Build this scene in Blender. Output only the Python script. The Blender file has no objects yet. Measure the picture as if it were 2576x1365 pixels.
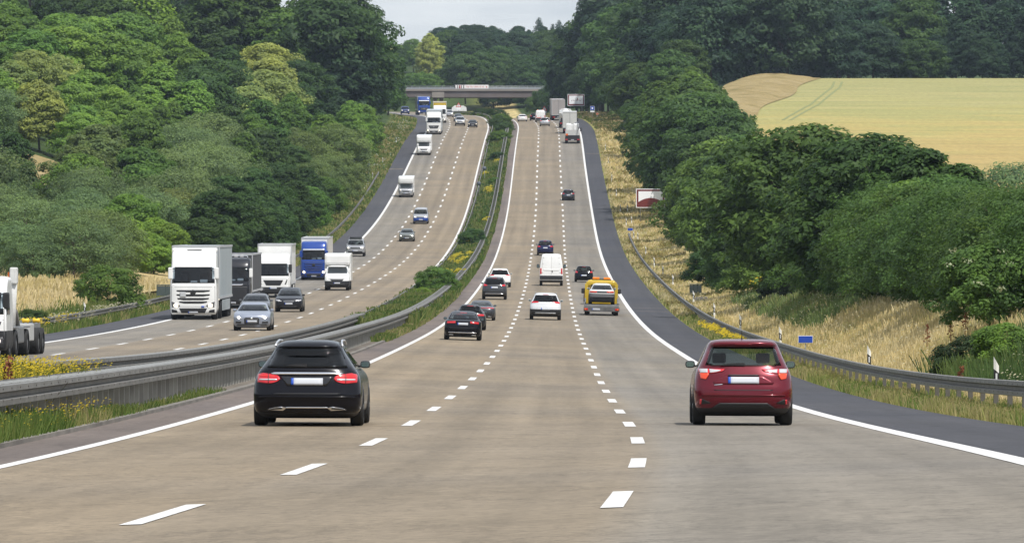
import bpy, bmesh, math, random
import numpy as np
from mathutils import Vector, Matrix
R = math.radians
S = bpy.context.scene
COL = S.collection

# ------------------------------------------------------------------ camera, sky, sun, exposure
cam_d = bpy.data.cameras.new('camera'); cam = bpy.data.objects.new('camera', cam_d); COL.objects.link(cam)
cam.location = (0, 0, 0); cam.rotation_euler = (R(90), 0, 0)
cam_d.sensor_width = 36; cam_d.lens = 36 * 15600 / 2575; cam_d.clip_start = 1; cam_d.clip_end = 9000
S.camera = cam
SUN_EL, SUN_AZ = 58.0, 146.0           # azimuth clockwise from +Y
w = bpy.data.worlds.new('World'); S.world = w; w.use_nodes = True
nt = w.node_tree; N = nt.nodes; LK = nt.links
bg = N['Background']; bg.inputs[1].default_value = 0.118
sky = N.new('ShaderNodeTexSky'); sky.sky_type = 'NISHITA'; sky.sun_disc = False
sky.sun_elevation = R(SUN_EL); sky.sun_rotation = R(SUN_AZ); sky.dust_density = 2.0; sky.air_density = 1.0
tc = N.new('ShaderNodeTexCoord'); mp = N.new('ShaderNodeMapping'); mp.inputs['Scale'].default_value = (9, 9, 42)
nz = N.new('ShaderNodeTexNoise'); nz.inputs['Scale'].default_value = 1.6; nz.inputs['Detail'].default_value = 7; nz.inputs['Roughness'].default_value = .55
rp = N.new('ShaderNodeValToRGB'); rp.color_ramp.elements[0].position = .3; rp.color_ramp.elements[1].position = .68
rp.color_ramp.elements[0].color = (5.0, 5.7, 6.7, 1); rp.color_ramp.elements[1].color = (9.6, 10., 10.4, 1)
mx = N.new('ShaderNodeMix'); mx.data_type = 'RGBA'; mx.inputs[0].default_value = .72
LK.new(tc.outputs['Generated'], mp.inputs[0]); LK.new(mp.outputs[0], nz.inputs[0]); LK.new(nz.outputs[0], rp.inputs[0])
LK.new(sky.outputs[0], mx.inputs[6]); LK.new(rp.outputs[0], mx.inputs[7]); LK.new(mx.outputs[2], bg.inputs[0])
sd = bpy.data.lights.new('sun', 'SUN'); sd.energy = 4.3; sd.angle = R(1.0); sd.color = (1, .965, .91)
sun = bpy.data.objects.new('sun', sd); COL.objects.link(sun)
sv = Vector((math.sin(R(SUN_AZ)) * math.cos(R(SUN_EL)), math.cos(R(SUN_AZ)) * math.cos(R(SUN_EL)), math.sin(R(SUN_EL))))
sun.rotation_euler = sv.to_track_quat('Z', 'Y').to_euler(); sun.location = (200, -300, 500)
V = S.view_settings; V.view_transform = 'Standard'; V.look = 'None'; V.gamma = 1; V.exposure = 0.0
try: S.cycles.max_bounces = 6; S.cycles.transparent_max_bounces = 12; S.cycles.volume_bounces = 0
except Exception: pass
rng = np.random.default_rng(7); random.seed(7)

# ------------------------------------------------------------------ materials
MATS = {}
def mat(name, col, rough=.6, metal=0., coat=0., var=0., vscale=4., emit=0., spec=.5, bump=0.):
    if name in MATS: return MATS[name]
    m = bpy.data.materials.new(name); m.use_nodes = True; n = m.node_tree.nodes; l = m.node_tree.links
    b = n['Principled BSDF']; c = (*col, 1)
    b.inputs['Base Color'].default_value = c; b.inputs['Roughness'].default_value = rough; b.inputs['Metallic'].default_value = metal
    b.inputs['Coat Weight'].default_value = coat; b.inputs['Coat Roughness'].default_value = .06; b.inputs['Specular IOR Level'].default_value = spec
    if emit: b.inputs['Emission Color'].default_value = c; b.inputs['Emission Strength'].default_value = emit
    if var or bump:
        t = n.new('ShaderNodeTexCoord'); x = n.new('ShaderNodeTexNoise'); x.inputs['Scale'].default_value = vscale; x.inputs['Detail'].default_value = 6
        l.new(t.outputs['Object'], x.inputs[0])
    if var:
        r = n.new('ShaderNodeValToRGB'); r.color_ramp.elements[0].position = .3; r.color_ramp.elements[1].position = .7
        r.color_ramp.elements[0].color = (*[v * (1 - var) for v in col], 1); r.color_ramp.elements[1].color = (*[min(1, v * (1 + var)) for v in col], 1)
        l.new(x.outputs[0], r.inputs[0]); l.new(r.outputs[0], b.inputs['Base Color'])
    if bump:
        bp = n.new('ShaderNodeBump'); bp.inputs['Strength'].default_value = bump; l.new(x.outputs[0], bp.inputs['Height']); l.new(bp.outputs[0], b.inputs['Normal'])
    MATS[name] = m; return m
def paint(name, col, metal=.0, rough=.32, coat=.5, spec=.3):
    return mat('paint ' + name, col, rough=rough, metal=metal, coat=coat, var=.06, vscale=1.3, spec=spec)
def glass(name, tint, refl=.9):
    m = bpy.data.materials.new(name); m.use_nodes = True; n = m.node_tree.nodes; l = m.node_tree.links
    n.remove(n['Principled BSDF']); o = n['Material Output']
    t = n.new('ShaderNodeBsdfTransparent'); t.inputs[0].default_value = (*tint, 1)
    g = n.new('ShaderNodeBsdfGlossy'); g.inputs['Roughness'].default_value = .03; g.inputs[0].default_value = (refl, refl, refl, 1)
    lw = n.new('ShaderNodeLayerWeight'); lw.inputs[0].default_value = .5; f = n.new('ShaderNodeMath'); f.operation = 'POWER'; f.inputs[1].default_value = 5; l.new(lw.outputs['Facing'], f.inputs[0])
    a = n.new('ShaderNodeMath'); a.operation = 'MULTIPLY_ADD'; a.inputs[1].default_value = .85; a.inputs[2].default_value = .04
    mxs = n.new('ShaderNodeMixShader'); l.new(f.outputs[0], a.inputs[0]); l.new(a.outputs[0], mxs.inputs[0]); l.new(t.outputs[0], mxs.inputs[1]); l.new(g.outputs[0], mxs.inputs[2])
    l.new(mxs.outputs[0], o.inputs[0]); return m
GL = glass('window glass', (.32, .36, .36)); GLP = glass('privacy glass', (.03, .03, .035), .8); GLC = glass('clear glass', (.66, .74, .70)); GLT = glass('lorry glass', (.52, .58, .62))
BLK = mat('black plastic', (.018, .018, .02), .5); TYR = mat('tyre rubber', (.018, .018, .018), .85, var=.3, vscale=9)
RIM = mat('alloy rim', (.35, .36, .37), .35, .8); CHR = mat('chrome trim', (.8, .8, .82), .12, 1.); DARK = mat('dark interior', (.02, .02, .023), .8)
RED = mat('red lamp', (.55, .012, .02), .15, coat=.6); ORA = mat('orange lamp', (.75, .14, .015), .2, coat=.5); CLR = mat('clear lamp', (.5, .5, .52), .12, coat=.8)
HLT = mat('lit headlamp', (1., .88, .68), .2, emit=1.6); HLW = mat('white headlamp', (1, .97, .9), .2, emit=2.6)
PLW = mat('number plate white', (.50, .52, .56), .5); FRIT = mat('black ceramic border', (.004, .004, .004), .9, spec=.0); PLB = mat('number plate blue', (.01, .07, .42), .4)
WHT = paint('white', (.78, .78, .77)); GALV = mat('galvanised steel', (.155, .15, .138), .6, .1, var=.22, vscale=1.5)
MIR = mat('mirror face', (.22, .32, .40), .12, .9); UND = mat('underbody', (.012, .012, .013), .8); STEEL = mat('grey steel', (.24, .245, .25), .5, .5, var=.15)  # mirror face: blue of the reflected sky is put into its colour

# ------------------------------------------------------------------ mesh helpers
class MB:
    def __init__(s): s.v = []; s.f = []; s.m = []; s.sm = []
    def add(s, vs, fs, mi=0, sm=False):
        o = len(s.v); s.v += [tuple(map(float, p)) for p in vs]
        for f in fs: s.f.append(tuple(i + o for i in f)); s.m.append(mi); s.sm.append(sm)
        return s
    def box(s, x0, x1, y0, y1, z0, z1, b=0., mi=0):
        if b <= 0:
            vs = [(x0,y0,z0),(x1,y0,z0),(x1,y1,z0),(x0,y1,z0),(x0,y0,z1),(x1,y0,z1),(x1,y1,z1),(x0,y1,z1)]
            return s.add(vs, [(0,3,2,1),(4,5,6,7),(0,1,5,4),(1,2,6,5),(2,3,7,6),(3,0,4,7)], mi)
        bm = bmesh.new(); bmesh.ops.create_cube(bm, size=1)
        for v in bm.verts: v.co = Vector(((x0+x1)/2 + v.co.x*(x1-x0), (y0+y1)/2 + v.co.y*(y1-y0), (z0+z1)/2 + v.co.z*(z1-z0)))
        bmesh.ops.bevel(bm, geom=bm.edges[:], offset=b, segments=2, affect='EDGES', profile=.6)
        bm.verts.index_update(); s.add([v.co for v in bm.verts], [[v.index for v in f.verts] for f in bm.faces], mi, False); bm.free(); return s
    def tube(s, pts, r, n=8, mi=0, cap=True, r1=None):
        pts = [Vector(p) for p in pts]; k = len(pts); vs = []; fs = []
        for i, p in enumerate(pts):
            t = (pts[min(i+1,k-1)] - pts[max(i-1,0)]).normalized()
            a = t.orthogonal().normalized() if abs(t.z) > .9 else t.cross(Vector((0,0,1))).normalized()
            c = t.cross(a); rr = r if r1 is None else r + (r1 - r) * i / (k - 1)
            vs += [p + (a * math.cos(2*math.pi*j/n) + c * math.sin(2*math.pi*j/n)) * rr for j in range(n)]
        for i in range(k-1):
            for j in range(n): fs.append((i*n+j, i*n+(j+1)%n, (i+1)*n+(j+1)%n, (i+1)*n+j))
        if cap: fs.append(tuple(range(n))[::-1]); fs.append(tuple(range((k-1)*n, k*n)))
        return s.add(vs, fs, mi, True)
    def lathe_x(s, prof, cx, cy, cz, n=24, mi=0, closed=True):     # profile (x, r) turned about the x axis
        k = len(prof); vs = []; fs = []
        for i in range(n):
            a = 2*math.pi*i/n
            vs += [(cx+x, cy+r*math.cos(a), cz+r*math.sin(a)) for x, r in prof]
        for i in range(n):
            for j in range(k-1): fs.append((i*k+j, i*k+j+1, ((i+1)%n)*k+j+1, ((i+1)%n)*k+j))
        return s.add(vs, fs, mi, True)
    def prism(s, poly, y0, y1, mi=0):                               # polygon in (x, z), extruded in y
        n = len(poly); vs = [(x, y0, z) for x, z in poly] + [(x, y1, z) for x, z in poly]
        return s.add(vs, [tuple(range(n)), tuple(range(n, 2*n))[::-1]] + [(i, (i+1)%n, (i+1)%n+n, i+n) for i in range(n)], mi)
def obj(name, mb, mats, parent=None, loc=None, smooth=None):
    me = bpy.data.meshes.new(name); me.from_pydata(mb.v, [], mb.f)
    if not isinstance(mats, (list, tuple)): mats = [mats]
    for m in mats: me.materials.append(m)
    me.polygons.foreach_set('material_index', mb.m)
    me.polygons.foreach_set('use_smooth', [bool(x) if smooth is None else smooth for x in mb.sm])
    bm = bmesh.new(); bm.from_mesh(me); bmesh.ops.recalc_face_normals(bm, faces=bm.faces[:]); bm.to_mesh(me); bm.free()
    o = bpy.data.objects.new(name, me); COL.objects.link(o)
    if parent: o.parent = parent
    if loc: o.location = loc
    return o
def np_mesh(name, verts, faces, mats, k=4, smooth=False, attr=None):     # fast path, all faces k-gons
    verts = np.asarray(verts, np.float32); faces = np.asarray(faces, np.int32)
    me = bpy.data.meshes.new(name); me.vertices.add(len(verts)); me.vertices.foreach_set('co', verts.ravel())
    me.loops.add(faces.size); me.loops.foreach_set('vertex_index', faces.ravel())
    me.polygons.add(len(faces)); me.polygons.foreach_set('loop_start', np.arange(len(faces), dtype=np.int32) * k)
    if smooth: me.polygons.foreach_set('use_smooth', np.ones(len(faces), bool))
    for m in (mats if isinstance(mats, (list, tuple)) else [mats]): me.materials.append(m)
    if attr:
        for an, av in attr.items():
            av = np.asarray(av, np.float32)
            if av.ndim == 1: a = me.attributes.new(an, 'FLOAT', 'POINT'); a.data.foreach_set('value', av)
            else: a = me.attributes.new(an, 'FLOAT_COLOR', 'POINT'); a.data.foreach_set('color', np.c_[av, np.ones(len(av))].astype(np.float32).ravel())
    me.update(calc_edges=True); me.validate(); return me
def link(name, me, parent=None):
    o = bpy.data.objects.new(name, me); COL.objects.link(o)
    if parent: o.parent = parent
    return o
def tag(o, label=None, cat=None, group=None, kind=None):
    if label: o['label'] = label
    if cat: o['category'] = cat
    if group: o['group'] = group
    if kind: o['kind'] = kind
    return o
def thing(name, label, cat, loc=(0,0,0), rot=(0,0,0), group=None):
    o = bpy.data.objects.new(name, None); COL.objects.link(o); o.location = loc; o.rotation_euler = rot; o.empty_display_size = .3
    return tag(o, label, cat, group)
def dup(root, loc, rot=None, label=None, group=None, scale=None):
    r = root.copy(); COL.objects.link(r); r.location = loc
    if rot is not None: r.rotation_euler = rot
    if scale is not None: r.scale = scale
    if label: r['label'] = label
    if group: r['group'] = group
    for ch in list(root.children):
        c = ch.copy(); COL.objects.link(c); c.parent = r
        for g in list(ch.children): d = g.copy(); COL.objects.link(d); d.parent = c
    return r

# ------------------------------------------------------------------ the road's line, measured as a survey: x and z of lane line 1 along Y
F, CX, CY = 15600., 1287.5, 682.5
KN = [30,70,120,180,250,330,430,550,700,850,1000,1120,1220,1300,1370,1440,1520,1620]
KX = [-3.487,-2.222,-1.549,-1.092,-.583,-.094,.528,1.31,2.276,3.281,4.108,4.807,4.873,3.22,-.497,-3.798,-7.71,-12.544]
KZ = [-1.712,-2.189,-2.684,-3.059,-3.172,-3.099,-2.421,-.812,2.499,8.715,17.643,24.743,28.914,32.003,33.774,35.223,36.985,39.145]
HK = [0,200,400,700,1000,1250,1500]; DZ = [.38,.093,.028,-.318,-.813,-.097,1.43]
CKK = [30,100,200,350,600,1000,1500]; CKV = [.0519,-.0022,-.0328,-.0284,-.0034,-.0038,.0401]
OFF = dict(L0=-3.796, L1=0, L2=3.65, L3=7.591, L4=10.237, M0=-20.962, M1=-17.094, M2=-13.444, M3=-9.556, M4=-23.741)
def spline(kx, ky):
    kx = np.array(kx, float); ky = np.array(ky, float); n = len(kx); h = np.diff(kx); A = np.eye(n); b = np.zeros(n)
    for i in range(1, n-1):
        A[i,i-1] = h[i-1]; A[i,i] = 2*(h[i-1]+h[i]); A[i,i+1] = h[i]; b[i] = 6*((ky[i+1]-ky[i])/h[i] - (ky[i]-ky[i-1])/h[i-1])
    m = np.linalg.solve(A, b)
    e0 = (ky[1]-ky[0])/h[0] - h[0]*(2*m[0]+m[1])/6; e1 = (ky[-1]-ky[-2])/h[-1] + h[-1]*(2*m[-1]+m[-2])/6
    def f(x):
        x = np.asarray(x, float); i = np.clip(np.searchsorted(kx, x)-1, 0, n-2); t = x - kx[i]; H = h[i]
        y = ky[i] + t*((ky[i+1]-ky[i])/H - H*(2*m[i]+m[i+1])/6) + m[i]*t*t/2 + (m[i+1]-m[i])*t**3/(6*H)
        return np.where(x < kx[0], ky[0]+e0*(x-kx[0]), np.where(x > kx[-1], ky[-1]+e1*(x-kx[-1]), y))
    return f
fx, fz, fd, fc = spline(KN, KX), spline(KN, KZ), spline(HK, DZ), spline(CKK, CKV)
def heading(Y): return (fx(np.asarray(Y)+1.) - fx(np.asarray(Y)-1.)) / 2
def cross_z(Y, d):                                   # road formation level at chainage Y, lateral offset d
    Y, d = np.broadcast_arrays(np.asarray(Y, float), np.asarray(d, float))
    Yc = np.clip(Y, 20, 1640)
    right = fz(Y) + fc(Yc) * np.clip(d, -8, 14); left = fz(Y) + fd(Yc) + fc(Yc)*3.65
    t = np.clip((d + 8.6) / 3.2, 0, 1); return left*(1-t) + right*t
def plan(Y, d):
    g = heading(Y); nx = 1/np.sqrt(1+g*g); return fx(Y) + nx*d, Y - g*nx*d
def road_pt(Y, d, dz=0.): x, y = plan(Y, d); return np.stack(np.broadcast_arrays(x, y, cross_z(Y, d) + dz), -1)
def sstep(a, b, x): t = np.clip((np.asarray(x, float)-a)/(b-a), 0, 1); return t*t*(3-2*t)
def field_z(Y): Y = np.asarray(Y, float); return np.where(Y < 1150, 35 + .056*(Y-1150), 35 + 4*(1-np.exp(-(Y-1150)/120)))
def ground_z(Y, d):
    Y, d = np.broadcast_arrays(np.asarray(Y, float), np.asarray(d, float)); z = cross_z(Y, np.clip(d, -26, 14)); a = np.abs(d)
    inroad = ((d > -23.9) & (d < -9.0)) | ((d > -4.9) & (d < 10.3))
    z = np.where(inroad, z - .12, z - .03)
    # right bank and the field above it
    k = 1 - sstep(300, 520, Y)
    br = (1.5*k + .55) * sstep(12.6, 18, d)
    up = np.maximum(field_z(Y) - fz(Y) - .6, 1.2)
    hr = br + (up - br) * sstep(17, 36, d) * sstep(350, 720, Y) + sstep(20, 60, d) * 1.5 * (1-sstep(350, 720, Y))
    # left: a low field, then the wooded hill
    hl = .9*sstep(25, 30, -d)*sstep(520, 640, Y) + np.clip(-d-29, 0, 80)*.33*sstep(500, 760, Y) + sstep(26, 36, -d)*.9*(1-sstep(500, 640, Y))
    far = sstep(1640, 2060, Y) * 21 + sstep(1640, 1760, Y) * 3
    back = np.maximum(-Y, 0)*(.05 + .0004*np.minimum(a, 300)) * (a > 30) + (np.maximum(-Y, 0)*.045 + np.maximum(-Y-500, 0)*.12)*(a <= 30)  # unseen hill behind the camera, added and steepened to darken car paint reflections
    return z + np.where(d > 0, hr, hl) + far + back
def locate(u, v, lo=60, hi=1560, left=False):                                # where on the road a wheel touches
    Y = np.arange(lo, hi, .25); X = (u-CX)*Y/F; g = heading(Y); d = (X - fx(Y)) * np.sqrt(1+g*g)
    vv = CY - F*cross_z(Y, d)/Y; e = vv - v; i = np.argmax(e <= 0) if np.any(e <= 0) else np.argmin(np.abs(e))
    return float(Y[i]), float(d[i])

# ------------------------------------------------------------------ ground, road and markings
def shader(name, build):
    m = bpy.data.materials.new(name); m.use_nodes = True; n = m.node_tree.nodes; l = m.node_tree.links; b = n['Principled BSDF']
    class Gx:
        def attr(s, a, out='Fac'): q = n.new('ShaderNodeAttribute'); q.attribute_name = a; return q.outputs[out]
        def pos(s): return n.new('ShaderNodeNewGeometry').outputs['Position']
        def sep(s, v): q = n.new('ShaderNodeSeparateXYZ'); l.new(v, q.inputs[0]); return q.outputs
        def comb(s, x, y, z=0.):
            q = n.new('ShaderNodeCombineXYZ')
            for i, a in enumerate((x, y, z)):
                if isinstance(a, (int, float)): q.inputs[i].default_value = a
                else: l.new(a, q.inputs[i])
            return q.outputs[0]
        def math(s, op, a, b_=None, c=None):
            q = n.new('ShaderNodeMath'); q.operation = op
            for i, x in enumerate((a, b_, c)):
                if x is None: continue
                if isinstance(x, (int, float)): q.inputs[i].default_value = x
                else: l.new(x, q.inputs[i])
            return q.outputs[0]
        def noise(s, v, sc, det=5, ro=.55, dist=0):
            q = n.new('ShaderNodeTexNoise'); q.inputs['Scale'].default_value = sc; q.inputs['Detail'].default_value = det; q.inputs['Roughness'].default_value = ro; q.inputs['Distortion'].default_value = dist
            l.new(v, q.inputs[0]); return q.outputs[0]
        def ramp(s, f, stops):
            q = n.new('ShaderNodeValToRGB'); e = q.color_ramp.elements
            while len(e) < len(stops): e.new(.5)
            for x, (p, c) in zip(e, stops): x.position = p; x.color = (*c, 1) if len(c) == 3 else c
            l.new(f, q.inputs[0]); return q.outputs[0]
        def mix(s, f, a, b_, mode='MIX'):
            q = n.new('ShaderNodeMix'); q.data_type = 'RGBA'; q.blend_type = mode
            for i, x in ((0, f), (6, a), (7, b_)):
                if isinstance(x, (int, float)): q.inputs[i].default_value = x
                elif isinstance(x, tuple): q.inputs[i].default_value = (*x, 1)
                else: l.new(x, q.inputs[i])
            return q.outputs[2]
        def out(s, col, rough=.9, bumpv=None, bs=.2, spec=.25):
            l.new(col, b.inputs['Base Color']); b.inputs['Specular IOR Level'].default_value = spec
            if isinstance(rough, float): b.inputs['Roughness'].default_value = rough
            else: l.new(rough, b.inputs['Roughness'])
            if bumpv is not None:
                q = n.new('ShaderNodeBump'); q.inputs['Strength'].default_value = bs; q.inputs['Distance'].default_value = .02; l.new(bumpv, q.inputs['Height']); l.new(q.outputs[0], b.inputs['Normal'])
    build(Gx()); return m
def g1(v): return (v, v, v)
def road_mat(name, stops, var=.16, d0=0., d1=1.):
    def bld(g):
        lat = g.attr('lat'); y = g.sep(g.pos())[1]
        f = g.math('DIVIDE', g.math('SUBTRACT', lat, d0), d1 - d0)
        base = g.ramp(f, stops)
        streak = g.noise(g.comb(g.math('MULTIPLY', lat, 1.3), g.math('MULTIPLY', y, .012)), 1.0, 4)
        band = g.noise(g.comb(g.math('MULTIPLY', lat, .10), g.math('MULTIPLY', y, .10)), 1.0, 5, .6)
        slab = g.noise(g.comb(g.math('MULTIPLY', lat, .02), g.math('MULTIPLY', y, .035)), 1.0, 2)
        fine = g.noise(g.pos(), 9., 5, .75); mid = g.noise(g.comb(lat, g.math('MULTIPLY', y, .35)), 2.2, 6, .65)
        c = g.mix(1., base, g.ramp(streak, [(.3, g1(1-var)), (.7, g1(1+var*.7))]), 'MULTIPLY')
        c = g.mix(1., c, g.ramp(band, [(.3, g1(1-var)), (.7, g1(1+var*.6))]), 'MULTIPLY')
        c = g.mix(1., c, g.ramp(slab, [(.35, (.90, .91, .94)), (.65, (1.06, 1.04, 1.0))]), 'MULTIPLY')
        c = g.mix(1., c, g.ramp(mid, [(.3, g1(.9)), (.7, g1(1.08))]), 'MULTIPLY')
        c = g.mix(1., c, g.ramp(fine, [(.3, g1(.66)), (.7, g1(1.3))]), 'MULTIPLY')
        spot = g.noise(g.comb(g.math('MULTIPLY', lat, .9), g.math('MULTIPLY', y, .22)), 1.3, 3, .5, .8)
        c = g.mix(1., c, g.ramp(spot, [(.62, g1(1.)), (.72, g1(.86)), (.8, g1(.8))]), 'MULTIPLY')
        jt = g.math('FRACT', g.math('DIVIDE', g.math('ADD', y, g.math('MULTIPLY', g.noise(g.comb(lat, y), .5, 4, .7), .9)), 27.3))
        c = g.mix(1., c, g.ramp(jt, [(0., g1(.84)), (.004, g1(.84)), (.009, g1(1.)), (1., g1(1.))]), 'MULTIPLY')
        crk = g.noise(g.comb(g.math('MULTIPLY', lat, 1.0), g.math('MULTIPLY', y, .3)), .55, 8, .72)
        c = g.mix(1., c, g.ramp(crk, [(.485, g1(1.)), (.497, g1(.80)), (.503, g1(.80)), (.515, g1(1.))]), 'MULTIPLY')
        g.out(c, .82, fine, .35, .3)
    return shader(name, bld)
TAN = (.250, .200, .138); TAN2 = (.235, .192, .138); GRY = (.212, .189, .156); GR2 = (.224, .201, .167)
def lanes(cols):     # base colour across the carriageway with paler and darker wheel paths
    st = []; n = len(cols)
    for i, c in enumerate(cols):
        for k, (p, m_) in enumerate(((.06, 1.04), (.27, .91), (.5, 1.06), (.73, .90), (.94, 1.03))):
            st.append(((i + p)/n, tuple(v*m_ for v in c)))
    return st
MR = road_mat('carriageway concrete', lanes([TAN, TAN2, GRY]), d0=-3.8, d1=7.6)
MLc = road_mat('opposite carriageway concrete', lanes([GR2, TAN2, TAN]), d0=-20.96, d1=-9.55)
MSH = road_mat('dark shoulder asphalt', [(0, (.066, .066, .074)), (1, (.058, .058, .066))], .15)
MST = road_mat('inner strip asphalt', [(0, (.165, .135, .118)), (1, (.15, .122, .106))], .2)
MK = shader('road paint', lambda g: g.out(g.mix(1., g.ramp(g.noise(g.pos(), 11., 5, .7), [(.33, (.45, .42, .38)), (.43, g1(.9)), (.6, g1(1.))]), g.ramp(g.noise(g.comb(g.math('MULTIPLY', g.attr('lat'), 2.), g.sep(g.pos())[1]), 2.6, 8, .75), [(.30, (.36, .34, .31)), (.40, (.60, .59, .56)), (.52, (.72, .71, .69)), (1, (.78, .77, .75))]), 'MULTIPLY'), .6))
def ysamp(Y0, Y1):
    s = np.unique(np.r_[np.arange(math.floor(Y0/4)*4, Y1, 4.), Y0, Y1]); return s[(s >= Y0) & (s <= Y1)]
def ribbon_data(Y0, Y1, ds, dz=0., zf=None):
    Y = ysamp(Y0, Y1); ds = np.asarray(ds, float); yy, dd = np.meshgrid(Y, ds, indexing='ij')
    if zf is None: P = road_pt(yy.ravel(), dd.ravel(), dz)
    else: x, y = plan(yy.ravel(), dd.ravel()); P = np.stack([x, y, zf(yy.ravel(), dd.ravel()) + dz], -1)
    n, k = len(Y), len(ds); i = np.arange((n-1)*(k-1)); r = i // (k-1); c = i % (k-1); a = r*k + c
    return P, np.stack([a, a+1, a+k+1, a+k], -1), dd.ravel()
def ribbon(name, Y0, Y1, ds, m, dz=0., zf=None, kind='structure'):
    P, fcs, lat = ribbon_data(Y0, Y1, ds, dz, zf); me = np_mesh(name, P, fcs, m, 4, True, {'lat': lat}); return tag(link(name, me), kind=kind)
Y0r, Y1r = 22, 1690
ribbon('carriageway', Y0r, Y1r, np.linspace(-3.85, 7.65, 10), MR)
ribbon('carriageway_opposite', Y0r, Y1r, np.linspace(-21.0, -9.5, 10), MLc)
ribbon('hard_shoulder', Y0r, Y1r, np.linspace(7.65, OFF['L4'], 4), MSH)
ribbon('hard_shoulder_opposite', Y0r, Y1r, np.linspace(OFF['M4'], -21.0, 4), MSH)
ribbon('inner_strip', Y0r, Y1r, np.linspace(-4.95, -3.85, 3), MST)
ribbon('inner_strip_opposite', Y0r, Y1r, np.linspace(-9.5, -8.7, 3), MST)
for nm, d, wd in (('edge_line', OFF['L0'], .20), ('edge_line', OFF['L3'], .29), ('edge_line', OFF['M0'], .32), ('edge_line', OFF['M3'], .25)):
    ribbon(nm, Y0r, Y1r, (d-wd/2, d, d+wd/2), MK, .006)
def dashes(nm, d, y0, wd, wd_far):
    Ps = []; Fs = []; Ls = []; o = 0; y = y0
    while y < 1480:
        k = min(1, y/900); w2 = (wd*(1-k) + wd_far*k)/2
        P, f, la = ribbon_data(y-3, y+3, (d-w2, d+w2), .006); Ps.append(P); Fs.append(f+o); Ls.append(la); o += len(P); y += 18.
    tag(link(nm, np_mesh(nm, np.concatenate(Ps), np.concatenate(Fs), MK, 4, True, {'lat': np.concatenate(Ls)})), kind='structure')
dashes('lane_line', 0., 50., .17, .26); dashes('lane_line', OFF['L2'], 49.9, .17, .26)
dashes('lane_line', OFF['M1'], 26.2, .18, .26); dashes('lane_line', OFF['M2'], 26., .18, .26)
# joints across the shoulder and a kerb along the inner strip
for Yj, wj, d0, d1 in ((420, .9, 7.9, 10.2), (433, .6, 7.9, 10.2), (1030, 1.2, 7.9, 10.2), (992, 2.2, -23.7, -21.5)):
    ribbon('shoulder_joint', Yj, Yj+wj, (d0, (d0+d1)/2, d1), road_mat('joint sealing', [(0, (.2, .17, .14)), (1, (.2, .17, .14))]), .004)
kb = MB()
Yk = np.arange(40, 420, 3.)
A = [road_pt(Yk, d, dz) for d, dz in ((-4.93, -.02), (-4.93, .06), (-5.08, .06), (-5.08, -.1))]
for i in range(len(Yk)-1):
    for j in range(3): kb.add([A[j][i], A[j+1][i], A[j+1][i+1], A[j][i+1]], [(0,1,2,3)])
tag(obj('kerb', kb, mat('kerb concrete', (.17, .155, .135), .9, var=.3, vscale=.8)), kind='structure')

# terrain: one sheet, its own soil and turf colours per zone
C_STRAW = np.array((.46, .38, .19)); C_OLIVE = np.array((.13, .135, .035)); C_GREEN = np.array((.07, .105, .025)); C_FLOOR = np.array((.04, .065, .02))
dcol = np.r_[-420, -300, -220, -160, -120, -100, -85, -72, -62, -54, -47, -41, -36, -32, -29.5, -27.5, -26, -24.8, -23.8, -23.6, -16, -9.3, -9.0, -8.2, -7, -6, -5, -4.8, 2, 10.1, 10.3, 11.2, 12.2, 13, 14, 15.2, 16.5, 18, 20, 23, 26, 30, 34, 39, 45, 54, 66, 82, 100, 130, 170, 230, 320, 460]
Yg = np.r_[np.arange(-1500, -60, 90.), np.arange(-60, 20, 20.), np.arange(20, 1700, 5.), np.arange(1700, 2300, 25.), np.arange(2300, 4200, 150.)]
yy, dd = np.meshgrid(Yg, dcol, indexing='ij'); yf_, df_ = yy.ravel(), dd.ravel()
gx, gy = plan(np.clip(yf_, -60, 1700), df_); gy = gy + np.maximum(yf_-1700, 0) + np.minimum(yf_+60, 0)
P = np.stack([gx, gy, ground_z(yf_, df_)], -1); k = len(dcol); i = np.arange((len(Yg)-1)*(k-1)); a = (i//(k-1))*k + i % (k-1)
colr = np.tile(C_FLOOR, (len(P), 1)).astype(float)
def setc(mask, c): colr[mask] = c
setc((df_ > 9) & (df_ < 17.5), C_STRAW); setc((df_ > 9) & (df_ < 11.6), C_OLIVE*1.6); setc((df_ < -22) & (df_ > -28), C_OLIVE*1.4)
setc((df_ < -4) & (df_ > -9.2), C_GREEN); setc((df_ < -4) & (df_ > -9.2) & (yf_ < 330), np.array((.13, .115, .085)))
setc((df_ > 10.3) & (df_ < 17) & (yf_ > 500), C_STRAW*.95); setc((df_ < -26) & (yf_ < 460), C_STRAW*.7)
colr *= rng.uniform(.8, 1.2, (len(colr), 1))
def gnd(g):
    c = g.attr('col', 'Color'); p = g.pos()
    c = g.mix(1., c, g.ramp(g.noise(p, .35, 7, .65), [(.3, (.6, .65, .6)), (.7, (1.4, 1.3, 1.2))]), 'MULTIPLY')
    c = g.mix(1., c, g.ramp(g.noise(p, 3., 6, .7), [(.3, g1(.6)), (.7, g1(1.35))]), 'MULTIPLY'); g.out(c, .95, g.noise(p, 5., 6, .7), .8, .1)
tag(link('ground', np_mesh('ground', P, np.stack([a, a+1, a+k+1, a+k], -1), shader('turf and soil', gnd), 4, True, {'col': colr})), kind='structure')

def vnoise(x, y, s, seed=0):                               # cheap smooth value noise
    r = np.random.default_rng(seed).uniform(0, 1, (64, 64)); x = np.asarray(x)/s; y = np.asarray(y)/s
    i = np.floor(x).astype(int); j = np.floor(y).astype(int); u = x-i; v = y-j; u = u*u*(3-2*u); v = v*v*(3-2*v)
    q = lambda a, b: r[a % 64, b % 64]
    return q(i,j)*(1-u)*(1-v) + q(i+1,j)*u*(1-v) + q(i,j+1)*(1-u)*v + q(i+1,j+1)*u*v
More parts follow.
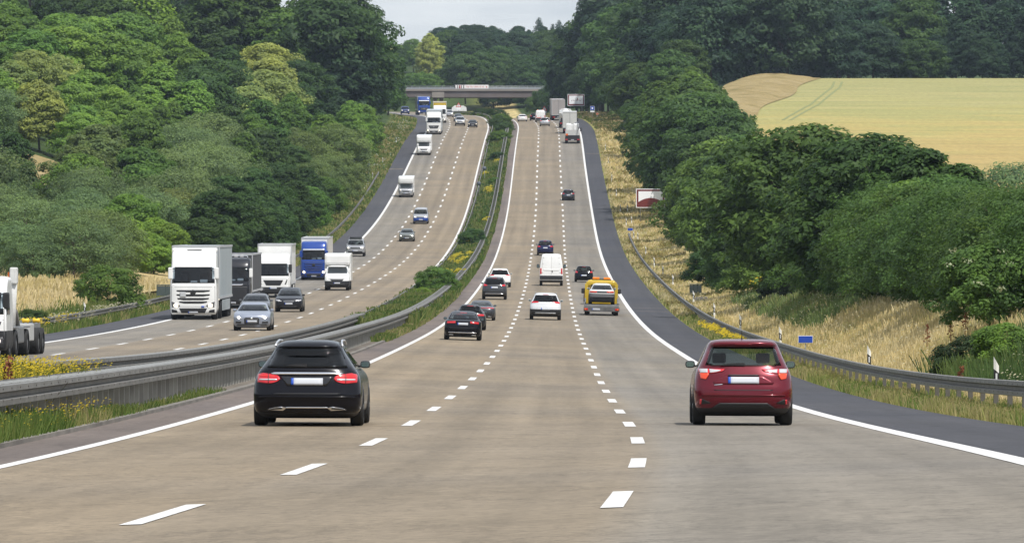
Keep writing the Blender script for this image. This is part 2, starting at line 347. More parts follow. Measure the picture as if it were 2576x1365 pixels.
# grain field on the right, above the trees; a low grain field on the left
def fieldm(g):
    p = g.pos(); x, y, z = g.sep(p)[0:3]; v = g.comb(g.math('MULTIPLY', x, .05), g.math('MULTIPLY', y, .035))
    t = g.math('ADD', g.math('DIVIDE', g.math('SUBTRACT', y, 700), 460.), g.math('MULTIPLY', g.math('SUBTRACT', g.noise(v, 1.2, 5), .5), .8))
    c = g.ramp(t, [(0., (.35, .265, .11)), (.26, (.385, .30, .12)), (.40, (.37, .31, .12)), (.54, (.315, .295, .12)), (.72, (.335, .305, .135)), (.86, (.30, .285, .125)), (1., (.315, .295, .13))])
    c = g.mix(1., c, g.ramp(g.noise(g.comb(g.math('MULTIPLY', x, .02), g.math('MULTIPLY', y, .12)), 1.5, 5), [(.3, (.80, .86, .80)), (.7, (1.14, 1.08, 1.07))]), 'MULTIPLY')
    c = g.mix(1., c, g.ramp(g.noise(g.comb(g.math('MULTIPLY', x, .6), g.math('MULTIPLY', y, .15)), 2., 5, .7), [(.3, g1(.82)), (.7, g1(1.14))]), 'MULTIPLY')
    g.out(c, .95, g.noise(g.comb(x, g.math('MULTIPLY', y, .2)), 3., 5), 1., .1)
MF = shader('ripe grain', fieldm)
def field_edge(Y): return np.interp(Y, [640, 900, 1160], [35, 28.5, 51])
def area(name, Ys, e0, e1, m, dz, nd=26, kind='structure', zf=ground_z, attr=None):
    V_ = []; t = np.linspace(0, 1, nd)
    for Y in Ys: V_.append(np.stack([np.full(nd, Y), e0(Y) + (e1(Y)-e0(Y))*t], -1))
    q = np.concatenate(V_); x, y = plan(q[:,0], q[:,1]); P = np.stack([x, y, zf(q[:,0], q[:,1]) + dz], -1)
    i = np.arange((len(Ys)-1)*(nd-1)); a = (i//(nd-1))*nd + i % (nd-1)
    return tag(link(name, np_mesh(name, P, np.stack([a, a+1, a+nd+1, a+nd], -1), m, 4, True)), kind=kind)
fz2 = lambda Y, d: np.maximum(ground_z(Y, d), field_z(Y))
def bank_edge(Y): return np.interp(Y, [760, 950, 1100, 1160], [22, 25, 33, 39])
area('grain_field', np.arange(640, 1161, 6.), field_edge, lambda Y: 175., MF, .75, 40, zf=fz2)
def strawm(g):
    p = g.pos(); c = g.ramp(g.noise(p, .22, 7, .65), [(.25, (.14, .13, .045)), (.42, (.26, .20, .085)), (.6, (.33, .26, .13)), (.8, (.22, .155, .075))])
    c = g.mix(1., c, g.ramp(g.noise(p, 2.2, 7, .75), [(.3, g1(.62)), (.7, g1(1.25))]), 'MULTIPLY'); g.out(c, .95, g.noise(p, 2.5, 7, .8), 1., .1)
MSTRAW = shader('dry grass', strawm)
area('dry_bank', np.arange(790, 1166, 6.), bank_edge, lambda Y: field_edge(Y) + 1.5 + .8*math.sin(Y*.05), MSTRAW, .9, 18, zf=lambda Y, d: fz2(Y, d) - .05 + (.25 + .9*vnoise(Y, d, 4.1, 5))*np.sin(np.pi*np.clip((d-bank_edge(Y))/(field_edge(Y)+.5-bank_edge(Y)), 0, 1))**.6)
area('low_grain_field', np.arange(300, 560, 6.), lambda Y: -60., lambda Y: -27.6 + .5*math.sin(Y*.08), shader('low grain', lambda g: g.out(g.mix(1., g.ramp(g.noise(g.pos(), .11, 6, .6), [(.3, (.30, .225, .09)), (.55, (.42, .32, .15)), (.75, (.25, .22, .07))]), g.ramp(g.noise(g.pos(), 2.5, 7, .7), [(.3, g1(.75)), (.7, g1(1.2))]), 'MULTIPLY'), .95, g.noise(g.pos(), 3., 6), 1.)), .55, 14)
area('clearing', np.arange(676, 730, 4.), lambda Y: -59., lambda Y: -51.5, MSTRAW, .5, 10)
# two tractor tracks in the upper field
tk = MB()
for s in (0., 2.2):
    pts = []
    for t in np.linspace(0, 1, 30):
        u = np.interp(t, [0, .35, .75, 1.], [1968, 2040, 2092, 2098]) + s*9; Yt = np.interp(t, [0, .35, .75, 1.], [905, 985, 1085, 1125])
        X = (u-CX)*Yt/F; pts.append((X, Yt))
    for i in range(29):
        (xa, ya), (xb, yb) = pts[i], pts[i+1]; za, zb = float(field_z(ya))+.79, float(field_z(yb))+.79; w2 = .22
        tk.add([(xa-w2, ya, za), (xa+w2, ya, za), (xb+w2, yb, zb), (xb-w2, yb, zb)], [(0,1,2,3)])
tag(obj('tractor_track', tk, mat('trodden crop', (.20, .215, .08), .95)), kind='structure')

# ------------------------------------------------------------------ grasses and wild flowers (uncountable)
def blade_mat(name, transl=.3):
    m = bpy.data.materials.new(name); m.use_nodes = True; n = m.node_tree.nodes; l = m.node_tree.links; b = n['Principled BSDF']
    a = n.new('ShaderNodeAttribute'); a.attribute_name = 'col'; l.new(a.outputs['Color'], b.inputs['Base Color']); b.inputs['Roughness'].default_value = .7; b.inputs['Specular IOR Level'].default_value = .2
    t = n.new('ShaderNodeBsdfTranslucent'); l.new(a.outputs['Color'], t.inputs[0]); x = n.new('ShaderNodeMixShader'); x.inputs[0].default_value = transl
    l.new(b.outputs[0], x.inputs[1]); l.new(t.outputs[0], x.inputs[2]); l.new(x.outputs[0], n['Material Output'].inputs[0]); return m
BLADE = blade_mat('grass blade', .5)
def blades(name, spec, label=None):
    VV = []; CC = []
    for (n, Ya, Yb, d0, d1, h0, h1, cols, wk, seed) in spec:
        r = np.random.default_rng(seed); t = r.uniform(0, 1, n); Y = 1/(1/Ya + (1/Yb - 1/Ya)*t) if Yb > 1.6*Ya else Ya + (Yb-Ya)*t
        d = r.uniform(0, 1, n); d = d0 + (d1-d0)*d; vn = vnoise(Y*.35, d, 1.3, seed)
        h = (h0 + (h1-h0)*r.uniform(0, 1, n)) * (.75 + .5*vn); x, y = plan(Y, d); z = ground_z(Y, d) - .03
        cl = np.array(cols); ci = np.clip((vnoise(Y*.22, d, 1.7, seed+1)*.85 + r.uniform(0, .3, n) - .07)*len(cl), 0, len(cl)-1).astype(int)
        c = cl[ci] * r.uniform(.78, 1.2, (n, 1)); wd = np.maximum(.012, wk*Y) * r.uniform(.6, 1.3, n)
        az = r.normal(0, .7, n); lx = r.normal(.05, .22, n)*h; ly = r.normal(0, .2, n)*h
        p0 = np.stack([x - wd*np.cos(az), y - wd*np.sin(az), z], -1); p1 = np.stack([x + wd*np.cos(az), y + wd*np.sin(az), z], -1)
        p2 = np.stack([x + lx + wd*.3, y + ly, z + h], -1); p3 = np.stack([x + lx - wd*.3, y + ly, z + h*.97], -1)
        VV.append(np.stack([p0, p1, p2, p3], 1).reshape(-1, 3)); CC.append(np.repeat(c, 4, 0))
    P = np.concatenate(VV); Fq = np.arange(len(P)).reshape(-1, 4)
    return tag(link(name, np_mesh(name, P, Fq, BLADE, 4, False, {'col': np.concatenate(CC)})), label, kind='stuff')
ST = [(.62, .51, .26), (.55, .46, .22), (.68, .58, .34), (.45, .41, .18), (.28, .29, .10)]; GRN = [(.11, .18, .04), (.15, .20, .05), (.21, .23, .075), (.085, .15, .03)]
MIXD = [(.33, .27, .11), (.22, .21, .07), (.12, .15, .04), (.40, .33, .17), (.28, .22, .09)]
blades('dry_grass', [(16000, 126, 178, 12.9, 19, .45, 1.05, [(.05, .095, .03), (.08, .135, .04), (.12, .17, .05)], .00013, 17), (16000, 295, 430, 14.6, 18.8, .3, .8, [(.13, .19, .07), (.17, .23, .08), (.25, .27, .10)], .00013, 16), (120000, 95, 520, 12.3, 18.6, .2, .5, [ST[0], ST[2], ST[2], ST[1], ST[0], ST[3], ST[2], ST[4]], .00011, 3), (24000, 400, 1150, 10.35, 16.4, .2, .5, ST[:4] + MIXD[:2], .0002, 4),
                     (9000, 1150, 1560, 10.9, 17, .4, .8, MIXD, .0003, 5)])
VG = [(.21, .25, .07), (.29, .29, .10), (.38, .33, .15), (.16, .22, .055), (.33, .31, .12)]
blades('verge_grass', [(60000, 80, 720, 10.3, 12.4, .12, .34, VG, .00011, 6), (26000, 200, 620, -26.0, -23.8, .2, .5, VG + GRN, .00012, 7), (20000, 600, 1280, -28.5, -23.8, .25, .6, VG + GRN[:2] + VG[:2], .0002, 8)])
blades('median_grass', [(40000, 330, 1420, -8.9, -5.0, .35, .75, GRN + [(.11, .16, .04)], .00018, 9), (12000, 62, 96, -6.6, -5.0, .2, .5, GRN + [VG[3], VG[0]], .00011, 10), (3500, 94, 112, -6.0, -5.0, .12, .36, GRN + VG, .00011, 18), (2200, 108, 140, -5.6, -5.05, .05, .2, GRN + VG, .0001, 19), (9000, 265, 480, -5.55, -4.85, .12, .32, VG + GRN, .00014, 11)])
blades('field_margin_weeds', [(12000, 300, 500, -42, -27.8, .75, 1.05, [ST[0], ST[2], ST[1]], .00022, 15), (22000, 230, 520, -28.5, -25.4, .25, .65, MIXD + VG, .00012, 12), (7000, 240, 420, -29, -25.8, .4, 1.0, GRN, .00012, 13)])
def flowers(name, spec):
    V_ = []; C_ = []
    for (n, Ya, Yb, d0, d1, h0, h1, col, sz, seed, clump) in spec:
        r = np.random.default_rng(seed); m_ = max(1, n//clump); cy = r.uniform(Ya, Yb, m_); cd = r.uniform(d0, d1, m_)
        Y = np.repeat(cy, clump) + r.normal(0, .9, m_*clump); d = np.clip(np.repeat(cd, clump) + r.normal(0, .22, m_*clump), min(d0, d1), max(d0, d1)); n = len(Y)
        x, y = plan(Y, d); z = ground_z(Y, d) + r.uniform(h0, h1, n); s = sz*r.uniform(.5, 1.4, n)
        o = [(-1, 0, -.4), (0, -1, .1), (1, 0, .4), (0, 1, .9)]
        V_.append(np.stack([np.stack([x + a*s, y + b*s, z + c*s*.8], -1) for a, b, c in o], 1).reshape(-1, 3)); C_.append(np.repeat(np.array(col)*r.uniform(.75, 1.2, (n, 1)), 4, 0))
    P = np.concatenate(V_); return tag(link(name, np_mesh(name, P, np.arange(len(P)).reshape(-1, 4), BLADE, 4, False, {'col': np.clip(np.concatenate(C_), 0, .9)})), kind='stuff')
YEL = (.62, .47, .03); CRM = (.55, .52, .36)
flowers('yellow_wildflowers', [(9500, 70, 116, -8.2, -5.95, .5, 1.0, YEL, .021, 21, 12), (700, 66, 104, -5.7, -5.05, .18, .46, YEL, .017, 22, 7), (500, 285, 365, 10.6, 11.4, .3, .55, YEL, .06, 23, 25),
    (700, 235, 360, -25.6, -24.2, .4, .8, YEL, .06, 24, 16), (500, 560, 1000, -8.4, -5.6, .5, .9, (.5, .42, .04), .16, 25, 30), (160, 385, 430, 15.2, 17.5, 1.3, 1.7, YEL, .08, 26, 8)])
flowers('white_wildflowers', [(2200, 130, 430, 12.8, 18.2, .55, .85, CRM, .03, 31, 7), (1500, 240, 420, -26.2, -24.2, .3, .8, CRM, .05, 32, 14), (350, 900, 1250, -28, -24.3, .6, 1.2, (.4, .41, .33), .11, 33, 6), (300, 450, 900, 12.5, 16.5, .5, .8, CRM, .07, 34, 6)])
# leafy weeds between the near median barriers carry the yellow heads
blades('median_weeds', [(15000, 68, 117, -8.25, -5.9, .5, .95, [(.17, .19, .03), (.11, .15, .03), (.26, .24, .04), (.09, .13, .025)], .00016, 14)])

# ------------------------------------------------------------------ trees: prototypes of crown and trunk, then one object per tree
def leaf_mat(name, transl=.45):
    m = bpy.data.materials.new(name); m.use_nodes = True; n = m.node_tree.nodes; l = m.node_tree.links; b = n['Principled BSDF']
    oi = n.new('ShaderNodeObjectInfo'); a = n.new('ShaderNodeAttribute'); a.attribute_name = 'rnd'
    r = n.new('ShaderNodeValToRGB'); e = r.color_ramp.elements; e[0].position = 0; e[0].color = (.70, .76, .80, 1); e[1].position = 1; e[1].color = (1.38, 1.36, 1.0, 1)
    l.new(a.outputs['Fac'], r.inputs[0]); x = n.new('ShaderNodeMix'); x.data_type = 'RGBA'; x.blend_type = 'MULTIPLY'; x.inputs[0].default_value = 1
    l.new(oi.outputs['Color'], x.inputs[6]); l.new(r.outputs[0], x.inputs[7]); l.new(x.outputs[2], b.inputs['Base Color'])
    b.inputs['Roughness'].default_value = .55; b.inputs['Specular IOR Level'].default_value = .25
    t = n.new('ShaderNodeBsdfTranslucent'); l.new(x.outputs[2], t.inputs[0]); s = n.new('ShaderNodeMixShader'); s.inputs[0].default_value = transl
    l.new(b.outputs[0], s.inputs[1]); l.new(t.outputs[0], s.inputs[2]); l.new(s.outputs[0], n['Material Output'].inputs[0]); return m
LEAF = leaf_mat('leaf'); BARK = mat('bark', (.075, .06, .045), .9, var=.35, vscale=5)
def crown(seed, rad=.36, zb=.06, shape='round', nc=70, lpc=120, ls=.026, sprawl=1.):
    r = np.random.default_rng(seed); Vs = []; Rn = []
    for c in range(nc):
        t = (c + .5)/nc; ph = c*2.399963 + r.normal(0, .35)
        zc = 1 - 1.75*t + r.normal(0, .04) if shape != 'cone' else 1 - 2*t
        if shape == 'cone': hh = t**.75; zz = .98 - hh*.9; rr = rad*(.06 + .95*hh)*r.uniform(.75, 1.05); cr = .045 + .07*hh
        else:
            zc = max(-1, min(1, zc)); hgt = (1 - zb)/2; mid = zb + hgt
            q = math.sqrt(max(0, 1 - abs(zc)**((2.2 if shape == 'round' else 1.8) if zc > 0 else 5)))
            if shape == 'pear' and zc > 0: q *= (1 - .45*zc)
            rr = rad*q*(r.uniform(.62, 1.0) if r.uniform() > .12 else r.uniform(1.0, 1.28)); zz = mid + (hgt-.07)*zc*r.uniform(.88, 1.02); cr = rad*r.uniform(.13, .30)*sprawl
        cx, cy = rr*math.cos(ph), rr*math.sin(ph)
        n = int(lpc*r.uniform(.7, 1.3)*(cr/(rad*.22))**1.7) if shape != 'cone' else int(lpc*(.35 + hh))
        dv = r.normal(0, 1, (n, 3)); dv /= np.linalg.norm(dv, axis=1)[:, None]; out = np.array((cx, cy, .35*rad)); out /= np.linalg.norm(out)
        dv = dv + out*.55; dv /= np.linalg.norm(dv, axis=1)[:, None]
        pr = cr*(.35 + .75*np.sqrt(r.uniform(0, 1, n)))[:, None]; p = np.array((cx, cy, zz)) + dv*pr*np.array((1.2, 1.2, .62))
        nrm = dv*.6 + out*.3 + np.array((0, 0, .7)) + r.normal(0, .38, (n, 3)); nrm /= np.linalg.norm(nrm, axis=1)[:, None]
        a = np.cross(nrm, r.normal(0, 1, (n, 3))); a /= np.linalg.norm(a, axis=1)[:, None]; b = np.cross(nrm, a); s = ls*r.uniform(.55, 1.35, (n, 1))
        Vs.append(np.stack([p - a*s, p - b*s*.55 + nrm*s*.12, p + a*s, p + b*s*.55 + nrm*s*.12], 1).reshape(-1, 3))
        Rn.append(np.repeat(np.clip(r.uniform(.1, .9) + r.normal(0, .22, n), 0, 1), 4))
    P = np.concatenate(Vs); return np_mesh('crown', P, np.arange(len(P)).reshape(-1, 4), LEAF, 4, False, {'rnd': np.concatenate(Rn)})
def trunk_mesh(seed, rad, h=.8, thick=.018):
    r = random.Random(seed); mb = MB(); pts = [(0, 0, -.04), (r.uniform(-.01, .01), r.uniform(-.01, .01), .2), (r.uniform(-.03, .03), r.uniform(-.03, .03), .5), (r.uniform(-.04, .04), 0, h)]
    mb.tube(pts, thick, 6, r1=thick*.25)
    for k in range(7):
        z = r.uniform(.18, .62); a = r.uniform(0, 6.28); L_ = rad*r.uniform(.5, .85); mb.tube([(0, 0, z), (L_*.5*math.cos(a), L_*.5*math.sin(a), z+.1), (L_*math.cos(a), L_*math.sin(a), z+.22)], thick*.45, 5, r1=thick*.12)
    me = bpy.data.meshes.new('trunk'); me.from_pydata(mb.v, [], mb.f); me.materials.append(BARK); return me
PRO = {}
for i in range(5): PRO['round', i] = (crown(100+i, .33 + .035*(i % 3), .0, 'round', 190, 92, .0195), trunk_mesh(i, .36))
for i in range(3): PRO['tall', i] = (crown(200+i, .25 + .02*i, .0, 'pear', 190, 80, .0175), trunk_mesh(10+i, .28))
for i in range(3): PRO['shrub', i] = (crown(300+i, .56 + .05*i, .0, 'round', 110, 140, .027), trunk_mesh(20+i, .4, .7, .022))
for i in range(3): PRO['fine', i] = (crown(400+i, .46 + .05*i, .0, 'round', 190, 120, .015, .9), trunk_mesh(30+i, .4))
for i in range(2): PRO['cone', i] = (crown(500+i, .2, .05, 'cone', 90, 60, .02), trunk_mesh(40+i, .12, .98))
RADK = {'round': .37, 'tall': .28, 'shrub': .62, 'fine': .52, 'cone': .2}

DK, MD, LT, LIM, OLV, GRY_, BLU, YLW = ((.060, .112, .032), (.115, .205, .044), (.165, .280, .060), (.18, .29, .052), (.150, .195, .066), (.145, .205, .088), (.044, .088, .048), (.29, .345, .11))
MUT, SFT, RST = (.080, .142, .038), (.118, .195, .048), (.12, .085, .06)
TONE = {DK: 'dark green', MD: 'mid green', LT: 'fresh green', LIM: 'bright lime green', OLV: 'olive brown', GRY_: 'grey green', BLU: 'bluish dark green', YLW: 'pale yellow flowering', MUT: 'muted green', SFT: 'soft green', RST: 'rust brown'}
# the woods' tones and crowns by place (u, v in the survey picture, radius, tone, crown kind)
ANCH = [(80,60,90,DK,'tall'),(250,40,120,DK,'round'),(340,45,60,LIM,'cone'),(560,60,200,DK,'tall'),(800,60,150,DK,'round'),(860,230,90,BLU,'tall'),(110,215,90,YLW,'round'),(60,130,70,MD,'round'),
  (250,150,140,LT,'round'),(430,180,150,LT,'tall'),(420,290,90,MD,'tall'),(560,260,90,DK,'round'),(660,190,70,YLW,'round'),(610,260,60,YLW,'round'),(700,110,70,MD,'round'),(910,230,75,LIM,'tall'),(880,330,60,LT,'tall'),(960,260,70,MD,'tall'),
  (120,330,110,LT,'round'),(30,330,70,GRY_,'fine'),(60,430,70,DK,'round'),(230,400,60,OLV,'round'),(320,420,90,MD,'round'),(470,370,90,GRY_,'fine'),(420,520,60,GRY_,'fine'),(80,540,110,GRY_,'fine'),(200,560,80,GRY_,'fine'),(270,600,50,OLV,'fine'),
  (60,640,80,GRY_,'fine'),(360,610,60,LIM,'round'),(380,680,50,MD,'round'),(480,560,50,OLV,'fine'),(570,540,90,DK,'round'),(680,430,80,DK,'round'),(650,330,80,MD,'tall'),(750,470,80,DK,'tall'),(800,420,70,OLV,'fine'),(720,570,70,DK,'round'),(930,370,60,LT,'fine'),(830,520,60,MD,'round'),
  (1000,200,60,DK,'tall'),(1075,110,34,YLW,'tall'),(1050,180,60,MD,'round'),(1180,90,90,BLU,'round'),(1150,160,90,DK,'round'),(1290,120,80,BLU,'round'),(1250,200,90,DK,'round'),(1350,70,60,BLU,'tall'),(1370,160,70,DK,'round'),
  (1440,160,80,DK,'round'),(1510,60,80,BLU,'round'),(1480,240,80,DK,'round'),(1600,120,90,MD,'round'),(1680,230,80,MD,'round'),(1560,240,60,DK,'tall'),(1740,270,60,LT,'tall'),(1650,60,100,DK,'round'),(1780,60,120,BLU,'round'),(1800,170,60,DK,'round'),  # far right wood, here and below: cloud shade put into darker, bluish tones
  (1950,60,150,BLU,'round'),(1900,130,60,DK,'round'),(2150,60,170,BLU,'round'),(2400,60,170,BLU,'tall'),(2300,150,120,DK,'round'),(2080,160,80,GRY_,'round'),(1700,420,90,DK,'round'),(1800,480,80,LT,'round'),(1760,340,60,MD,'round'),(1880,420,70,LT,'round'),(1960,400,70,MD,'round'),
  (2080,420,70,LT,'tall'),(2200,370,80,DK,'round'),(2330,430,80,MD,'round'),(2300,520,60,LT,'round'),(2130,520,80,MD,'round'),(1960,560,90,LT,'round'),(1800,600,80,DK,'round'),(2100,650,90,MD,'fine'),(2300,620,80,OLV,'fine'),(2480,560,80,MD,'fine'),(2540,480,60,GRY_,'fine'),(2400,700,90,GRY_,'fine'),(1950,700,80,MD,'round'),(2540,700,70,DK,'round')]
ANCH = [(a, b, c, {MD: MUT, LT: SFT, LIM: SFT, OLV: MUT, GRY_: MUT}.get(t, t) if a > 1400 else t, k) for a, b, c, t, k in ANCH]
def pick(u, v, r):
    best = None
    for a in ANCH:
        s = math.hypot(u-a[0], v-a[1])/a[2] + r.uniform(0, .45)
        if best is None or s < best[0]: best = (s, a)
    return best[1][3], best[1][4]
ENV_L = ([-200,925,940,968,1000,1040,1078,1100], [-500,-120,0,62,98,140,205,250]); ENV_F = ([940,985,1000,1060,1110,1180,1290,1330,1420,1500,1800], [120,95,84,66,47,52,56,50,62,60,50])
ENV_R = ([1335,1342,1385,1392,1402,1412,1436,1474,1560,3000], [232,210,165,120,80,58,22,-12,-120,-300]); ENV_N = ([1580,1640,1690,1760,1830,1880,1930,1965,2000,2040,2100,2135,2170,2200,2300,2350,2400,2440,2480,2530,2600], [420,330,330,335,330,345,325,335,292,345,352,330,345,316,336,350,372,392,420,442,450])
ENV_M = ([1500,1600,1650,1720,1765,1805,1840,1865,1885,1900,1912], [300,190,150,115,108,130,170,200,240,310,400])
TREES = []
def poisson(n, Ya, Yb, d0, d1, sp, seed):
    r = np.random.default_rng(seed); pts = []
    for _ in range(n):
        Y = r.uniform(Ya, Yb); d = r.uniform(d0, d1)
        s = sp(Y, d)
        if all((Y-p[0])**2*.45 + (d-p[1])**2 > s*s for p in pts): pts.append((Y, d))
    return pts
def want(zone, Y, d, h, env=None, r=random, kind=None, tone=None, wide=1., force=False):
    if Y <= 1690: x, y = plan(Y, d); x, y = float(x), float(y)
    else: x, y = d, Y
    if zone in ('rightnear', 'rightmid', 'rightfar', 'left') and not force:
        need = h*.34; lim = {'rightnear': 17., 'rightmid': 15.0, 'rightfar': 15.0, 'left': 27.2 if Y < 600 else 25.4}[zone]
        if abs(d) < lim + need and Y < 1600: d = math.copysign(lim + need, d); x, y = plan(Y, d); x, y = float(x), float(y)
    z = float(ground_z(min(Y, 1690), d)) if Y <= 1690 else float(ground_z(np.array([Y]), np.array([d]))[0])
    u = CX + F*x/y
    if u < -130 or u > 2700: return
    if env is not None:
        vt = CY - F*(z+h)/y; rw_ = 0 if force else h*.30*F/y; e = max(np.interp(u, *env), np.interp(u-rw_, *env), np.interp(u+rw_, *env)) + r.uniform(0, 14) + (abs(r.gauss(0, 8)) if not force else 0)
        if vt < e: h = (CY - e)*y/F - z
        if h < 3.:
            return
    k, tn = kind, tone
    vt = CY - F*(z+h)/y; vm = CY - F*(z+h*.62)/y
    if vt > 790 or vm < -330: return
    pt, pk = pick(u, max(5, vm), r)
    TREES.append(dict(zone=zone, x=x, y=y, z=z, h=h, u=u, vt=vt, vm=vm, vb=CY - F*z/y, tone=tn or pt, kind=k or pk, wide=wide, force=force))
rr = random.Random(11)
# left hill
for Y, d in poisson(1500, 1050, 1245, -118, -30, lambda Y, d: 5.5, 40): want('left', Y, d, rr.uniform(19, 25), ENV_L, rr)
for Y, d in poisson(5000, 500, 1260, -118, -27.0, lambda Y, d: 3.0 if Y < 640 else (3.5 if d > -50 else 4.0), 41):
    if Y < 640 and d > -31.5 and Y < 560: continue
    if -63 < d < -49.5 and 672 < Y < 735: continue
    h = rr.uniform(4.5, 7.) if Y < 600 else rr.uniform(6.5, 10) if Y < 860 else rr.uniform(9, 13.5) + (9 if Y > 1060 else 0)
    if d > -36: h *= .8
    if 540 < Y < 690:
        u_ = CX + F*(float(fx(Y))+d)/Y
        if 0 < u_ < 200: h = min(h, (CY-458)*Y/F - float(ground_z(Y, d)) - (0 if 40 < u_ < 175 else -1.5))
        if h < 1.6: continue
    want('left', Y, d, h, ENV_L, rr)
for Y, d in poisson(900, 470, 560, -62, -33, lambda Y, d: 3.0, 42): want('left', Y, d, rr.uniform(3.6, 6.2), ENV_L, rr)
for Y, d in poisson(700, 1260, 1590, -72, -26, lambda Y, d: 6, 43): want('left', Y, d, rr.uniform(10, 16), ENV_L, rr)
# right strip along the road, up to the field
for Y, d in poisson(900, 175, 480, 17.6, 33, lambda Y, d: 2.0, 44): want('rightnear', Y, d, rr.uniform(4.5, 6) + (d-17)*.28, ENV_N, rr)
for Y, d in poisson(900, 480, 1000, 15.6, 27, lambda Y, d: 2.6, 45): want('rightmid', Y, d, rr.uniform(6, 9.5) + (d-15.6)*.6 + (5 if Y > 700 else 0) + (4 if Y > 820 else 0), ENV_M if Y > 560 else ENV_N, rr)
for Y, d in poisson(900, 1000, 1560, 15.4, 48, lambda Y, d: 4.2, 46):
    if d > 27 and Y < 1165: continue
    want('rightfar', Y, d, rr.uniform(9, 13) + (d-15)*.35, ENV_R if Y > 1120 else ENV_M, rr)
for Y, d in poisson(2600, 1168, 1480, 27, 150, lambda Y, d: 5.0, 47): want('fieldwood', Y, d, rr.uniform(9, 13) if Y < 1190 else rr.uniform(13, 18) if Y < 1240 else rr.uniform(20, 30), ENV_R, rr)
# beyond the bridge
for Y, d in poisson(2400, 1700, 2150, -135, 60, lambda Y, d: 6.5, 48):
    want('beyond', Y, d, rr.uniform(9, 15), ([0, 3000], [165, 165]) if Y < 1790 and abs(CX + F*d/Y - 1078) < 75 else ENV_F, rr)
# singular trees
def at(u, Y, env=None, **k):                     # a tree that stands at chainage Y on the sight line u
    X = (u-CX)*Y/F; d = X - float(fx(Y)) if Y <= 1690 else X
    want(k.pop('zone'), Y, d, k.pop('h'), env, rr, force=True, **k)
at(1075, 1785, ([0, 3000], [84, 84]), zone='beyond', h=30, kind='tall', tone=YLW, wide=.72)
for u_, Y_, v_ in ((2205, 330, 312), (2330, 312, 340), (2420, 292, 378), (2005, 395, 290), (1932, 445, 322), (2132, 352, 330), (2270, 320, 325), (1870, 470, 335), (2070, 372, 345)): at(u_, Y_, ([0, 3000], [v_, v_]), zone='rightnear', h=13., kind='round' if u_ % 2 else 'tall', tone=DK if u_ in (2205, 2330, 2270) else MUT)
for u_, Y_, v_, t_ in ((1738, 930, 150, MUT), (1768, 905, 182, MUT), (1796, 880, 215, SFT), (1814, 850, 255, SFT), (1822, 800, 300, MUT)): at(u_, Y_, ([0, 3000], [v_, v_]), zone='rightmid', h=24., kind='tall', tone=t_)
for u_, Y_, v_, k_, t_ in ((1850, 700, 318, 'round', MUT), (1885, 660, 322, 'tall', SFT), (1800, 720, 300, 'round', DK), (1760, 640, 345, 'round', MUT), (1838, 560, 350, 'round', DK), (1725, 740, 290, 'round', SFT)): at(u_, Y_, ([0, 3000], [v_, v_]), zone='rightmid', h=16., kind=k_, tone=t_)
for u_, Y_, h_, t_ in ((1850, 470, 3.6, MUT), (1790, 510, 3.4, DK), (1910, 425, 3.4, SFT), (1990, 390, 3.3, MUT), (2080, 350, 3.2, SFT), (2170, 322, 3.0, MUT), (2260, 298, 3.0, DK), (2370, 268, 3.0, MUT), (2450, 248, 3.2, SFT), (2540, 228, 3.4, MUT)): at(u_, Y_, None, zone='rightnear', h=h_, kind='shrub', tone=t_)
at(1476, 1440, ([0, 3000], [22, 22]), zone='rightfar', h=40, kind='tall', tone=DK); at(1452, 1450, ([0, 3000], [60, 60]), zone='rightfar', h=40, kind='tall', tone=DK); at(1515, 1430, ([0, 3000], [-15, -15]), zone='rightfar', h=40, kind='tall', tone=DK)
at(1500, 1436, ([0, 3000], [-6, -6]), zone='rightfar', h=45, kind='round', tone=DK, wide=.85); at(1545, 1425, ([0, 3000], [-40, -40]), zone='rightfar', h=45, kind='round', tone=BLU); at(1462, 1446, ([0, 3000], [42, 42]), zone='rightfar', h=40, kind='round', tone=BLU, wide=.8)
at(1376, 1578, ([0, 3000], [214, 214]), zone='rightfar', h=9, kind='round', tone=DK); at(1404, 1560, ([0, 3000], [198, 198]), zone='rightfar', h=10, kind='round', tone=DK); at(1352, 1596, ([0, 3000], [226, 226]), zone='rightfar', h=7, kind='shrub', tone=MUT, wide=.7)
EC = ([0, 1340, 1365, 1375, 1395, 3000], [36, 36, 36, 46, 46, 46])
at(1352, 2080, EC, zone='beyond', h=19.5, kind='cone', tone=BLU); at(1388, 2090, EC, zone='beyond', h=17.5, kind='cone', tone=BLU); at(1407, 2090, EC, zone='beyond', h=17., kind='cone', tone=BLU)
at(270, 405, zone='verge', h=3.2, kind='shrub', tone=MD); at(80, 330, zone='verge', h=1.3, kind='shrub', tone=DK)
at(1848, 930, zone='bank', h=3.0, kind='shrub', tone=DK)
at(2555, 520, zone='rightnear', h=9.5, kind='fine', tone=GRY_)
